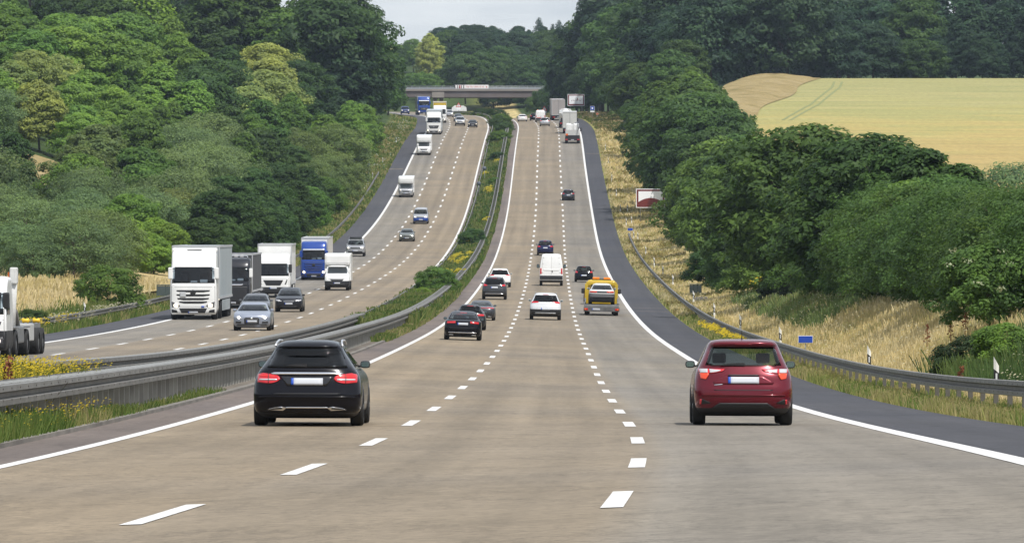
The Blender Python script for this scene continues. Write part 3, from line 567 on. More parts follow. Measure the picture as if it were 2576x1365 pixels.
# keep what is seen: painter's test on a coarse raster, near to far
CELL = 9; gw, gh = 2575//CELL + 1, 1365//CELL + 1; cov = np.zeros((gh, gw), bool)
yyc, xxc = np.mgrid[0:gh, 0:gw]; ucs = (xxc+.5)*CELL; vcs = (yyc+.5)*CELL
TREES.sort(key=lambda t: t['y']); KEEP = []
for t in TREES:
    hp = t['h']*F/t['y']; rp_ = hp*RADK[t['kind']]*t['wide']; cv = t['vt'] + hp*.5
    if t['zone'] in ('rightfar', 'rightmid') and ((t['y'] < 1340 and t['u'] - rp_*1.05 < 1500 and t['u'] + rp_ > 1415 and t['vt'] < 285 and t['vb'] > 225 and t['x'] < 17.5) or (t['y'] < 800 and t['u'] - rp_*1.45 < 1634 and t['vt'] < 520 and t['vb'] > 470)): continue
    m = ((ucs-t['u'])/max(rp_, 5))**2 + ((vcs-cv)/(hp*.5))**2 < .92; tot = m.sum(); m2 = ((ucs-t['u'])/max(rp_*.84, 5))**2 + ((vcs-cv-hp*.05)/(hp*.44))**2 < .86
    if tot == 0: continue
    vis = (m & ~cov).sum()
    if t['force'] or (vis/tot > .36 and vis > 9) or vis > 95: KEEP.append(t); cov |= m2
    t['vis'] = int(vis)
print('TREES wanted', len(TREES), 'kept', len(KEEP), {z: sum(1 for t in KEEP if t['zone'] == z) for z in set(t['zone'] for t in KEEP)})
SHP = {'round': 'round tree', 'tall': 'narrow tree', 'shrub': 'bushy shrub', 'fine': 'willowy tree', 'cone': 'pointed spruce'}
def where(t):
    u, v, zn = t['u'], t['vm'], t['zone']
    if zn == 'left':
        if v > 470: return 'low on hill ' + ('above the grain' if u < 420 else 'behind the lorries' if u < 860 else 'beside the verge')
        if v > 300: return 'on mid hill ' + ('around the clearing' if u < 330 else 'above the white lorries' if u < 700 else 'beside the far shoulder')
        if v > 120: return 'on upper hill ' + ('over the clearing' if u < 430 else 'over the box lorries' if u < 820 else 'near the bridge end')
        return 'in dark top wood ' + ('at far left' if u < 430 else 'behind paler trees' if u < 760 else 'against the sky')
    if zn == 'rightnear': return 'in near thicket ' + ('above the red car' if u < 2120 else 'above the blank blue sign' if u < 2330 else 'at the picture edge')
    if zn == 'rightmid': return 'in roadside strip ' + ('behind the brown sign' if t['y'] > 700 else 'past the brown sign')
    if zn == 'rightfar': return 'in strip by the far brown sign' if u < 1560 else 'in strip left of the grain field'
    if zn == 'fieldwood': return 'in dark wood ' + ('nearest the sky gap' if u < 1640 else 'above the straw bank' if u < 2000 else 'behind the mid field' if u < 2300 else 'behind the far field end')
    return 'beyond the bridge ' + ('over its left end' if u < 1150 else 'over the banner' if u < 1260 else 'over its right end')
def ordn(k, n):
    if n == 1: return ''
    if k == 0: return 'leftmost '
    if k == n-1: return 'rightmost '
    w_ = ['', 'second', 'third', 'fourth', 'fifth', 'sixth', 'seventh', 'eighth', 'ninth', 'tenth', 'eleventh', 'twelfth', 'thirteenth', 'fourteenth', 'fifteenth', 'sixteenth']
    return (w_[k] if k < len(w_) else 'far right') + ' from left, '
cl = {}
for t in KEEP: t['key'] = (TONE[t['tone']], SHP[t['kind']], where(t)); cl.setdefault(t['key'], []).append(t)
for kx, L_ in cl.items():
    L_.sort(key=lambda t: t['u'])
    for i, t in enumerate(L_): t['label'] = f"{ordn(i, len(L_))}{kx[0]} {kx[1]} {kx[2]}"
GRP = {'left': 'trees of the wood on the hill', 'rightnear': 'trees and bushes of the near thicket', 'rightmid': 'trees of the roadside strip', 'rightfar': 'trees of the roadside strip', 'fieldwood': 'trees of the dark wood behind the field', 'beyond': 'trees of the wood beyond the bridge'}
SINGLE = {0: None}
def plant_tree(t, r, name=None, label=None, cat=None, group=None, pi=None):
    kd = t['kind']; ks = [k for k in PRO if k[0] == kd]; cm, tm = PRO[ks[r.randrange(len(ks)) if pi is None else pi]]
    nm = name or {'round': 'broadleaf_tree', 'tall': 'broadleaf_tree', 'fine': 'willow_tree', 'cone': 'spruce_tree', 'shrub': 'shrub'}[kd]
    o = thing(nm, label or t['label'], cat or ('shrub' if kd == 'shrub' else 'tree'), (t['x'], t['y'], t['z'] - .1), (r.gauss(0, .03), r.gauss(0, .03), r.uniform(0, 6.28)), group)
    h = t['h']; o.scale = (h*t['wide']*r.uniform(.9, 1.12), h*t['wide']*r.uniform(.9, 1.12), h)
    j = r.uniform(.82, 1.2); hue = r.uniform(.92, 1.1)
    c = link('crown', cm, o); c.color = (t['tone'][0]*j*hue, t['tone'][1]*j, t['tone'][2]*j/hue, 1); link('trunk', tm, o); return o
for t in KEEP:
    if t['zone'] == 'verge': lb = ('round leafy bush standing alone at the edge of the low grain field', 'small dark bush just behind the crane lorry')[t['h'] < 2]; plant_tree(t, rr, 'roadside_bush', lb, 'bush')
    elif t['zone'] == 'bank': plant_tree(t, rr, 'roadside_bush', 'small dark bush on the straw-coloured bank below the grain field', 'bush')
    else: plant_tree(t, rr, group=GRP[t['zone']])
# bushes in the median
MBUSH = [(1100, 478, -6.75, 2.35, 1.0, MD, 'large round bush in the median left of the dark grey SUV'), (1217, 715, -6.9, 2.3, 1.0, DK, 'dark median bush level with the lone grey oncoming saloon'), (1068, 462, -7.4, 1.0, 1.1, LIM, 'small yellow-green bush at the foot of the big median bush'),
  (0, 1010, -6.6, 1.6, 1.3, DK, 'low dark median bush, third from the top of the hill'), (0, 1085, -6.8, 2.1, 1.3, MD, 'median bush on the upper slope, second from the top'), (0, 1140, -6.4, 2.0, 1.3, DK, 'topmost dark bush of the median where the road bends'), (0, 1190, -7.3, 2.2, 1.5, DK, 'rounded median bush behind the bend, beside the inner edge line'),
  (0, 1240, -6.8, 2.0, 1.6, MD, 'low bush behind the curved barrier at the hilltop'), (0, 930, -6.3, 1.2, 1.1, MD, 'knee-high green shrub in the median below the upper bushes'), (0, 1300, -6.6, 2.2, 1.5, DK, 'dark bush below the warning sign in the median'), (0, 1350, -7.2, 2.0, 1.6, DK, 'furthest dark bush in the median under the bridge')]
for u, Y, d, h, wd, tn, lb in MBUSH:
    x, y = plan(Y, d); plant_tree(dict(kind='shrub', x=float(x), y=float(y), z=float(ground_z(Y, d)), h=h, wide=wd*.95, tone=tn), rr, 'median_bush', lb, 'bush', 'bushes growing in the median')

# ------------------------------------------------------------------ vehicle bodies: a stack of rounded horizontal slices
def pchip(xk, yk):
    xk = np.array(xk, float); yk = np.array(yk, float); h = np.diff(xk); dl = np.diff(yk)/h; m = np.zeros(len(xk))
    m[0], m[-1] = dl[0], dl[-1]
    for i in range(1, len(xk)-1):
        if dl[i-1]*dl[i] > 0: w1, w2 = 2*h[i]+h[i-1], h[i]+2*h[i-1]; m[i] = (w1+w2)/(w1/dl[i-1] + w2/dl[i])
    def f(x):
        x = np.clip(x, xk[0], xk[-1]); i = np.clip(np.searchsorted(xk, x)-1, 0, len(xk)-2); t = (x-xk[i])/h[i]
        return (1+2*t)*(1-t)**2*yk[i] + t*(1-t)**2*h[i]*m[i] + t*t*(3-2*t)*yk[i+1] + t*t*(t-1)*h[i]*m[i+1]
    return f
class Shell:
    def __init__(s, lv, Rr=.45, nr=3.2, Rf=.5, nf=3.0):
        s.lv = [tuple(map(float, q)) for q in lv]; z = [q[0] for q in s.lv]; s.z0, s.z1 = z[0], z[-1]
        s.W = pchip(z, [q[1] for q in s.lv]); s.yr = pchip(z, [q[2] for q in s.lv]); s.yf = pchip(z, [q[3] for q in s.lv]); s.Rr, s.nr, s.Rf, s.nf = Rr, nr, Rf, nf
    def R(s, z, e): return min(s.Rr if e == 'r' else s.Rf, float(s.yf(z) - s.yr(z))*.45)
    def surf(s, x, z, e):
        q = min(.9985, abs(x)/max(1e-4, float(s.W(z)))); n = s.nr if e == 'r' else s.nf; k = s.R(z, e)*(1 - (1 - q**n)**(1/n))
        return float(s.yr(z)) + k if e == 'r' else float(s.yf(z)) - k
    def sidex(s, y, z):
        w_, a, b = float(s.W(z)), float(s.yr(z)) + s.R(z, 'r'), float(s.yf(z)) - s.R(z, 'f'); k = 1.
        if y < a: k = max(0, 1 - min(1, (a-y)/s.R(z, 'r'))**s.nr)**(1/s.nr)
        if y > b: k = max(0, 1 - min(1, (y-b)/s.R(z, 'f'))**s.nf)**(1/s.nf)
        return w_*k
    def mesh(s, m=17, k=8, dz=.06, hole=None, mf=None):
        zs = []
        for (a, b) in zip(s.lv, s.lv[1:]): n = max(1, int(math.ceil((b[0]-a[0])/dz))); zs += [a[0] + (b[0]-a[0])*i/n for i in range(n)]
        zs.append(s.z1); xs = [math.sin(math.pi/2*t) for t in np.linspace(-1, 1, m)]; mb = MB(); rings = []; reg = []
        for z in zs:
            w_ = float(s.W(z)); r = [(x*w_, s.surf(x*w_, z, 'r') if abs(x) < .999 else float(s.yr(z)) + s.R(z, 'r')) for x in xs]
            a = float(s.yr(z)) + s.R(z, 'r'); b = float(s.yf(z)) - s.R(z, 'f'); r += [(w_, a + (b-a)*i/k) for i in range(1, k)]
            r += [(x*w_, s.surf(x*w_, z, 'f') if abs(x) < .999 else b) for x in xs[::-1]]; r += [(-w_, b + (a-b)*i/k) for i in range(1, k)]
            rings.append([(x, y, z) for x, y in r])
        n = len(rings[0]); regs = ['r']*(m-1) + ['s']*k + ['f']*(m-1) + ['s']*k
        for r in rings: mb.v += r
        for i in range(len(zs)-1):
            for j in range(n):
                q = (i*n+j, i*n+(j+1) % n, (i+1)*n+(j+1) % n, (i+1)*n+j); c = np.mean([mb.v[t] for t in q], 0)
                if hole and hole(c[0], c[1], c[2], regs[j]): continue
                mb.f.append(q); mb.m.append(mf(c[0], c[1], c[2], regs[j]) if mf else 0); mb.sm.append(True)
        mb.f.append(tuple(range(n))[::-1]); mb.m.append(1 if mf else 0); mb.sm.append(False)
        mb.f.append(tuple(range((len(zs)-1)*n, len(zs)*n))); mb.m.append(0); mb.sm.append(False); return mb
    def patch(s, e, poly, off=.012, back=.03, dx=.06, dz=.05, side=1):
        za, zb = min(p[1] for p in poly), max(p[1] for p in poly); nz = max(2, int(math.ceil((zb-za)/dz))); wx = max(p[0] for p in poly) - min(p[0] for p in poly); nx = max(2, int(math.ceil(wx/dx)))
        mb = MB(); fr = []; bk = []; sg = {'r': -1, 'f': 1, 's': side}[e]
        for i in range(nz+1):
            z = za + (zb-za)*i/nz; zq = min(max(z, za+1e-5), zb-1e-5); X = []
            for (x0, z0), (x1, z1) in zip(poly, poly[1:] + poly[:1]):
                if (z0 - zq)*(z1 - zq) <= 0 and z0 != z1: X.append(x0 + (x1-x0)*(zq-z0)/(z1-z0))
            xa, xb = min(X), max(X)
            for j in range(nx+1):
                x = xa + (xb-xa)*j/nx
                if e == 's': q = s.sidex(x, z); fr.append((sg*(q+off), x, z)); bk.append((sg*(q-back), x, z))
                else: y = s.surf(x, z, e); fr.append((x, y + sg*off, z)); bk.append((x, y - sg*back, z))
        k = nx+1; N_ = len(fr); mb.v = fr + bk
        for i in range(nz):
            for j in range(nx): mb.f.append((i*k+j, i*k+j+1, (i+1)*k+j+1, (i+1)*k+j)); mb.sm.append(True); mb.m.append(0)
        bd = [j for j in range(k)] + [(i+1)*k-1 for i in range(1, nz+1)] + [nz*k+j for j in range(nx-1, -1, -1)] + [i*k for i in range(nz-1, 0, -1)]
        for a, b in zip(bd, bd[1:] + bd[:1]): mb.f.append((a, b, b+N_, a+N_)); mb.sm.append(False); mb.m.append(0)
        return mb
def inpoly(x, z, p):
    c = False; j = len(p)-1
    for i in range(len(p)):
        if (p[i][1] > z) != (p[j][1] > z) and x < (p[j][0]-p[i][0])*(z-p[i][1])/(p[j][1]-p[i][1]) + p[i][0]: c = not c
        j = i
    return c
def mir(p): return [(-x, z) for x, z in p]
def rect(x, z, w_, h): return [(x-w_/2, z-h/2), (x+w_/2, z-h/2), (x+w_/2, z+h/2), (x-w_/2, z+h/2)]
def disc(x, z, r, n=14): return [(x + r*math.cos(6.2832*i/n + .1), z + r*math.sin(6.2832*i/n + .1)) for i in range(n)]

TY = [(-.5, .62), (-.5, .9), (-.42, .985), (-.2, 1.), (.2, 1.), (.42, .985), (.5, .9), (.5, .62)]
def wheel(V, x, y, r=.33, w_=.22, nm='wheel', rim=RIM, dual=False):
    mb = MB(); mb.lathe_x([(a*w_, b*r) for a, b in TY], x, y, r, 26)
    o = obj(nm, mb, TYR, V); sg = 1 if x > 0 else -1; q = MB(); xo = x + sg*w_*.42
    q.lathe_x([(0, .001), (sg*.02, .12*r), (-sg*.02, .2*r), (-sg*.025, .58*r), (sg*.012, .66*r), (-sg*.03, .68*r)], xo, y, r, 20); obj('rim', q, rim, o); return o
def plate(V, sh, e, x, z, w_=.52, h=.115, eu=True, blank=True):
    o = obj('number_plate', sh.patch(e, rect(x, z, w_, h), .02, .02, dx=.1), PLW, V); sx = -1 if e == 'r' else 1
    if eu: obj('blue_band', sh.patch(e, rect(x + sx*(w_/2 - .022), z, .045, h), .024, .01), PLB, o)
    return o
def mirror(V, sh, y, z, w_=.2, h=.13, m=BLK, reach=.05, z_arm=None):
    for sx in (-1, 1):
        x = sh.sidex(y, z) + reach; mb = MB(); mb.box(min(sx*x, sx*(x+w_)), max(sx*x, sx*(x+w_)), y-.05, y+.08, z-h/2, z+h/2, min(.055, h*.42))
        mb.box(min(sx*(x-reach-.04), sx*(x+.05)), max(sx*(x-reach-.04), sx*(x+.05)), y-.02, y+.03, z-h*.35, z-h*.1)
        o = obj('wing_mirror', mb, m, V); q = MB(); q.prism([(sx*(x+w_/2) + w_*.40*math.copysign(abs(math.cos(t))**.6, math.cos(t)), z + h*.37*math.copysign(abs(math.sin(t))**.6, math.sin(t))) for t in np.linspace(0, 6.283, 15)[:-1]], y-.058, y-.051); obj('mirror_glass', q, MIR, o)
def place(V, u, v, wb=2.7, front=False, px=None, wref=1.8, smin=.9, smax=1.14, yaw=0., lo=60, fixd=None):
    Y, d = locate(u, v, lo)
    if fixd is not None: d = fixd
    s = 1. if px is None else min(smax, max(smin, px*Y/F/wref))
    Yc = Y + wb/2*s; dc = d; x, y = plan(Yc, dc); z = float(cross_z(Yc, dc)) + .004
    sl = float(cross_z(Yc+1, dc) - cross_z(Yc-1, dc))/2; hd = float(heading(Yc)); roll = -math.atan(float(fc(min(Yc, 1640))))*(0 if front else 1)
    V.location = (float(x), float(y), z); V.rotation_euler = (math.atan(sl)*(-1 if front else 1), roll, (math.pi if front else 0) - math.atan(hd) + yaw); V.scale = (s, s, s)
    print('PLACE', V.name, 'Y %.0f d %.2f scale %.3f want %.3f' % (Y, d, s, 0 if px is None else px*Y/F/wref)); return Y, d

LV = {
 'hatch': (1.50, [(.16,.80,.45,.30),(.24,.91,.16,.12),(.33,.965,.05,.04),(.50,.99,0,0),(.62,1,.01,0),(.74,.995,.05,.05),(.86,.975,.09,.20),(.94,.95,.13,.75),(1.01,.91,.17,1.05),(1.10,.86,.22,1.22),(1.24,.79,.32,1.60),(1.36,.735,.42,1.98),(1.43,.69,.40,2.2),(1.475,.62,.52,2.4),(1.495,.48,.7,2.55),(1.50,.3,.95,2.7)]),
 'suv': (1.66, [(.20,.80,.45,.35),(.28,.92,.14,.12),(.40,.98,.03,.02),(.60,1,0,0),(.78,1,.02,0),(.92,.985,.07,.06),(1.02,.965,.10,.3),(1.08,.945,.13,.85),(1.15,.905,.18,1.1),(1.28,.84,.30,1.4),(1.45,.76,.46,1.8),(1.56,.71,.46,2.05),(1.62,.63,.58,2.3),(1.65,.5,.75,2.45),(1.66,.32,1.0,2.6)]),
 'sedan': (1.42, [(.15,.80,.45,.35),(.22,.92,.14,.12),(.33,.98,.04,.03),(.5,1,0,0),(.66,1,.01,0),(.78,.99,.03,.06),(.88,.975,.05,.25),(.94,.955,.09,.8),(.975,.925,.40,1.15),(1.05,.865,.62,1.32),(1.18,.785,.92,1.65),(1.30,.71,1.25,2.0),(1.37,.64,1.5,2.2),(1.41,.5,1.75,2.4),(1.42,.35,1.9,2.5)]),
 'coupe': (1.30, [(.14,.82,.45,.35),(.2,.93,.14,.12),(.32,.98,.04,.03),(.5,1,0,0),(.68,1,.03,.02),(.80,.985,.10,.2),(.86,.95,.30,.8),(.92,.88,.62,1.2),(1.02,.78,.98,1.5),(1.14,.68,1.4,1.85),(1.24,.6,1.8,2.1),(1.29,.46,2.05,2.3),(1.30,.3,2.15,2.4)]),
 'wagon': (1.44, [(.13,.80,.5,.35),(.19,.90,.17,.12),(.28,.975,.06,.03),(.40,.995,.01,0),(.52,1,0,0),(.62,.995,.025,0),(.74,.98,.05,.06),(.84,.95,.09,.25),(.92,.905,.12,.8),(.975,.86,.15,1.15),(1.1,.765,.33,1.4),(1.25,.655,.52,1.75),(1.33,.61,.50,2.0),(1.385,.55,.58,2.3),(1.425,.45,.72,2.5),(1.44,.32,.9,2.6)]),
 'minivan': (1.95, [(.2,.85,.4,.3),(.3,.95,.1,.1),(.5,1,0,0),(.7,1,0,.02),(.9,.995,.02,.08),(1.05,.985,.03,.25),(1.15,.975,.04,.6),(1.3,.94,.05,.85),(1.6,.88,.08,1.15),(1.8,.83,.12,1.4),(1.9,.74,.2,1.6),(1.95,.5,.5,1.9)]),
 'offroad': (1.85, [(.25,.85,.4,.3),(.38,.96,.1,.08),(.55,1,0,0),(.8,1,0,0),(1.0,.99,.02,.03),(1.12,.975,.03,.3),(1.18,.95,.04,1.05),(1.3,.92,.06,1.25),(1.6,.86,.12,1.6),(1.76,.82,.16,1.85),(1.83,.72,.25,2.0),(1.85,.5,.5,2.2)])}
def levels(kind, L, W, H):
    H0, lv = LV[kind]; return [(z*H/H0, w_*W/2, -L/2 + a, L/2 - b) for z, w_, a, b in lv]
def belt(kind, H): return {'hatch': .655, 'suv': .655, 'sedan': .675, 'coupe': .68, 'wagon': .66, 'minivan': .62, 'offroad': .645}[kind]*H
def car(name, label, kind, L, W, H, pm, view='rear', zdark=.0, fine=False, seats=True, gl=None, wb=None, rw=None, wheels=True, glr=None, rimm=RIM):
    V = thing(name, label, 'car'); sh = Shell(levels(kind, L, W, H)); zb = belt(kind, H); zt = H*.915; hw = W/2
    slope = {'sedan': .03, 'coupe': .04}.get(kind, 0)
    def win(kb, kt, e, b=0., t=0.):
        a, c = zb + b + (.03 if e == 'f' else 0), zt - t; return [(-kb*float(sh.W(a)), a), (kb*float(sh.W(a)), a), (kt*float(sh.W(c)), c), (-kt*float(sh.W(c)), c)]
    rearP = rw or win(.86, .86, 'r', .03 + slope); frontP = win(.92, .9, 'f', .0)
    cx_ = lambda p, k: [(sum(q[0] for q in p)/len(p) + (x - sum(q[0] for q in p)/len(p))*k, sum(q[1] for q in p)/len(p) + (z - sum(q[1] for q in p)/len(p))*(k-.06)) for x, z in p]
    rh, fh = cx_(rearP, .93), cx_(frontP, .96); za, zc = zb + .04, zt - .03
    def hole(x, y, z, rg):
        if rg == 'r': return inpoly(x, z, rh)
        if rg == 'f': return inpoly(x, z, fh)
        return za < z < zc and abs(y - .15) > .07 and float(sh.yr(z)) + sh.Rr + .22 < y < float(sh.yf(z)) - sh.Rf - .02
    def mf(x, y, z, rg):
        if z < zdark: return 1
        if rg == 'r' and inpoly(x, z, rearP): return 2
        return 0
    obj('body', sh.mesh(25 if fine else 15, 14 if fine else 9, .03 if fine else .06, hole, mf), [pm, BLK, FRIT], V)
    obj('rear_window', sh.patch('r', rearP, .012, .0, dx=.08), glr or gl or GL, V); obj('windscreen', sh.patch('f', frontP, .015, .0, dx=.08), gl or GL, V)
    y0, y1 = float(sh.yr((za+zc)/2)) + sh.Rr + .12, float(sh.yf(zb)) - sh.Rf - .05; yt = float(sh.yf(zc)) - sh.Rf - .02
    for sx in (-1, 1): obj('side_window', sh.patch('s', [(y0-.08, za-.02), (y1, za-.02), (yt, zc+.02), (y0+.12, zc+.02)], .008, .0, .2, .12, sx), gl or GL, V)
    wb = wb or L*.6
    if wheels:
        r = min(.36, .222*H); 
        for sx in (-1, 1):
            for sy in (-1, 1):
                yw = sy*wb/2 + .04; obj('wheel_arch', sh.patch('s', [(yw + (r+.05)*math.cos(a), r + (r+.05)*math.sin(a)) for a in np.linspace(-.35, math.pi+.35, 12)], .004, .02, .12, .1, sx), BLK, V)
                wheel(V, sx*(hw - .10), yw, r, .22, rim=rimm)
    mirror(V, sh, L/2 - 1.75 if kind not in ('minivan', 'offroad') else L/2 - 1.35, zb + .07, .17, .125, BLK if fine else pm, .04)
    if seats:
        for sx in (-1, 1):
            q = MB(); q.box(sx*.38-.22, sx*.38+.22, -.22, -.06, .45, zb+.06, .05); q.box(sx*.38-.12, sx*.38+.12, -.22, -.10, zb+.09, zb+.27, .04); obj('seat', q, DARK, V)
        q = MB(); q.box(-hw*.74, hw*.74, -1.15, -1.0, .4, zb-.04, .05)
        for xx in (-.42, .42): q.box(xx-.11, xx+.11, -1.15, -1.05, zb-.03, zb+.06, .03)
        obj('rear_seat', q, DARK, V); q = MB(); q.box(-hw*.8, hw*.8, L/2-1.75, L/2-1.35, .5, zb+.02, .05); obj('dashboard', q, DARK, V)
    return V, sh, zb, zt, wb

def lamps(V, sh, e, poly, m, nm, lab=None):
    a = obj(nm, sh.patch(e, poly, .014, .03, .05, .03), m, V); b = obj(nm, sh.patch(e, mir(poly), .014, .03, .05, .03), m, V); return a, b
def rear_kit(V, sh, zb, hw, H, lamp, lm=RED, pz=.78, px=0., strip=None, chrome=None, high=True, exh=False, lip=None, diff=None, inner=None):
    lamps(V, sh, 'r', lamp, lm, 'tail_lamp')
    if inner: lamps(V, sh, 'r', inner, CLR, 'reversing_lamp')
    plate(V, sh, 'r', px, pz)
    if strip: obj('lamp_strip', sh.patch('r', rect(0, strip, hw*1.1, .035), .012, .02), RED, V)
    if chrome: obj('chrome_strip', sh.patch('r', rect(0, chrome, hw*1.55, .035), .014, .02), CHR, V)
    if diff: obj('diffuser', sh.patch('r', rect(0, diff, hw*1.35, .09), .012, .02), STEEL, V)
    if high: obj('high_brake_lamp', sh.patch('r', rect(0, H*.945, .34, .022), .012, .01), RED, V)
    if exh:
        for sx in (-1, 1): obj('exhaust', sh.patch('r', rect(sx*hw*.62, .24, .22, .06), .016, .02), CHR, V)
    obj('tailgate_seam', sh.patch('r', rect(0, (pz-.19), hw*1.5, .014), .003, .01), BLK, V)
def front_kit(V, sh, zb, hw, lamp, grille, gm=BLK, lm=HLT, intake=None, pz=.42, badge=None, fog=None, chromeg=False):
    for p in (lamp, mir(lamp)):
        o = obj('headlamp', sh.patch('f', p, .014, .03, .05, .03), CLR, V); cx = sum(q[0] for q in p)/len(p); cz = sum(q[1] for q in p)/len(p)
        obj('lit_bulb', sh.patch('f', disc(cx, cz, .075), .022, .01, .04, .04), lm, o)
    g = obj('grille', sh.patch('f', grille, .014, .03), gm, V)
    zs = sorted(p[1] for p in grille); wg = max(p[0] for p in grille)
    for k in range(2): obj('grille_bar', sh.patch('f', rect(0, zs[0] + (zs[-1]-zs[0])*(k+1)/3, wg*1.7, .018), .02, .01), CHR if chromeg else STEEL, g)
    if intake: obj('air_intake', sh.patch('f', intake, .012, .03), BLK, V)
    plate(V, sh, 'f', 0, pz)
    if fog: lamps(V, sh, 'f', fog, BLK, 'fog_lamp_recess')
    if badge: obj('badge', sh.patch('f', disc(0, badge, .06), .026, .01, .04, .04), CHR, V)
P_BLACK = paint('black', (.005, .005, .008), 0, .22, .26, .15); P_RED = paint('ruby red', (.13, .006, .016), .35, .25); P_NAVY = paint('navy', (.010, .014, .06), .1, .25, .35); P_DGREY = paint('graphite', (.045, .047, .053), .3, .3)
P_GREY = paint('mid grey', (.13, .135, .145), .35, .3); P_SILV = paint('silver', (.42, .43, .45), .45, .3); P_SBLUE = paint('bluish silver', (.30, .33, .40), .4, .3); P_OLIV = paint('grey green', (.15, .165, .155), .35, .3)
P_BLUE = paint('lorry blue', (.015, .055, .27), .1, .25); P_YEL = paint('yellow', (.52, .36, .03), 0, .35); P_CHAR = paint('charcoal', (.016, .017, .022), .1, .3, .35)

# 1 --- black estate car ahead, left lane
V, sh, zb, zt, wb = car('estate_car', 'black estate car with chrome tailgate bar and silver roof rails in left lane', 'wagon', 4.7, 1.81, 1.43, P_BLACK, zdark=.22, fine=True, glr=GLP,
    rw=[(-.655, .975), (.655, .975), (.60, 1.13), (.53, 1.27), (.48, 1.295), (-.48, 1.295), (-.53, 1.27), (-.60, 1.13)])
lm = [(.835, .862), (.83, .72), (.64, .708), (.50, .735), (.445, .785), (.47, .84), (.60, .875), (.74, .885)]
for p in (lm, mir(lm)):
    o = obj('tail_lamp', sh.patch('r', p, .014, .03, .03, .02), RED, V); s = 1 if p is lm else -1
    obj('reversing_lamp', sh.patch('r', [(s*x, z) for x, z in [(.80, .79), (.80, .765), (.50, .765), (.50, .79)]], .02, .01, .05, .02), CLR, o)
    obj('lamp_divider', sh.patch('r', rect(s*.645, .795, .012, .165), .021, .01, .05, .05), BLK, o)
    obj('light_band', sh.patch('r', [(s*x, z) for x, z in [(.80, .845), (.80, .825), (.52, .82), (.56, .845)]], .02, .01, .05, .02), mat('bright red lamp', (.85, .05, .04), .2, emit=.25), o)
obj('chrome_bar', sh.patch('r', [(-.62, .893), (-.58, .862), (.58, .862), (.62, .893), (.55, .898), (-.55, .898)], .022, .03, .06, .02), CHR, V)
obj('plate_recess', sh.patch('r', [(-.46, .845), (.46, .845), (.33, .67), (-.33, .67)], .004, .02), mat('gloss black', (.008, .008, .01), .15, coat=.5), V)
plate(V, sh, 'r', 0, .745, .53, .115)
obj('tailgate_seam', sh.patch('r', [(-.55, .535), (.55, .535), (.57, .55), (-.57, .55)], .004, .01), BLK, V)
obj('bumper_ledge', sh.patch('r', [(-.80, .475), (.80, .475), (.78, .50), (-.78, .50)], .03, .05, .05, .02), P_BLACK, V)
for s in (-1, 1):
    e_ = [(s*.335, .318), (s*.43, .325), (s*.60, .30), (s*.68, .262), (s*.40, .255), (s*.36, .285)]; o = obj('exhaust_trim', sh.patch('r', e_, .02, .03, .03, .02), CHR, V)
    obj('exhaust_opening', sh.patch('r', [(s*.40, .275), (s*.42, .312), (s*.57, .295), (s*.64, .27)], .026, .01, .03, .02), BLK, o)
obj('chrome_strip', sh.patch('r', [(-.36, .30), (.36, .30), (.34, .32), (-.34, .32)], .02, .03, .05, .02), CHR, V)
wp = MB(); ys = sh.surf(0, 1.0, 'r') - .04; wp.prism([(-.36, 1.005), (-.01, .985), (-.01, 1.035), (-.20, 1.03)], ys, ys+.03); obj('rear_wiper', wp, BLK, V)
for s in (-1, 1):
    q = MB(); xr = .53; pts = [(s*(xr+.03), -1.55, 1.33), (s*(xr+.015), -1.42, 1.385), (s*xr, -.9, 1.425), (s*xr, .2, 1.42), (s*(xr+.02), .45, 1.36)]; q.tube(pts, .018, 8); obj('roof_rail', q, mat('satin aluminium', (.62, .63, .65), .3, .7), V)
obj('spoiler', sh.patch('r', [(-.49, 1.315), (.49, 1.315), (.47, 1.345), (-.47, 1.345)], .025, .06, .06, .03), P_BLACK, V)
for s in (-1, 1): obj('window_trim', sh.patch('s', [(-1.75, .955), (1.1, .955), (1.1, .972), (-1.75, .972)], .012, .01, .2, .02, s), CHR, V)
place(V, 777, 1070.5, wb, px=270, wref=1.80)

# 2 --- ruby red hatchback ahead, right lane
V, sh, zb, zt, wb = car('hatchback', 'ruby red hatchback with roof aerial in the right lane', 'hatch', 3.95, 1.695, 1.48, P_RED, zdark=.30, fine=True, gl=GLC,
    rw=[(-.635, 1.03), (-.55, 1.015), (.55, 1.015), (.635, 1.03), (.615, 1.13), (.555, 1.33), (.50, 1.35), (-.50, 1.35), (-.555, 1.33), (-.615, 1.13)])
o = MB()
for s in (-1, 1):
    u1 = [(s*x, z) for x, z in [(.775, .985), (.30, .982), (.35, .93), (.55, .89), (.60, .905), (.765, .905)]]; a = obj('tail_lamp', sh.patch('r', u1, .014, .03, .03, .02), mat('bright red lens', (.62, .02, .035), .15, coat=.6), V)
    obj('clear_lens', sh.patch('r', [(s*x, z) for x, z in [(.755, .97), (.615, .97), (.615, .90), (.745, .90)]], .02, .01, .03, .02), CLR, a); obj('clear_lens', sh.patch('r', [(s*x, z) for x, z in [(.585, .967), (.37, .965), (.41, .925), (.575, .90)]], .02, .01, .03, .02), CLR, a)
    obj('indicator_lens', sh.patch('r', [(s*x, z) for x, z in [(.755, .90), (.595, .90), (.595, .865), (.645, .785), (.735, .80)]], .016, .02, .03, .02), mat('orange red lens', (.70, .06, .015), .15, coat=.6), a)
    b = obj('bumper_vent', sh.patch('r', [(s*x, z) for x, z in [(.745, .45), (.70, .45), (.555, .385), (.59, .355), (.755, .352)]], .012, .02, .03, .02), BLK, V)
    obj('reflector', sh.patch('r', [(s*x, z) for x, z in [(.748, .445), (.715, .445), (.722, .36), (.752, .36)]], .018, .01, .03, .02), mat('bright red lens', (.62, .02, .035)), b)
plate(V, sh, 'r', 0, .775, .53, .113)
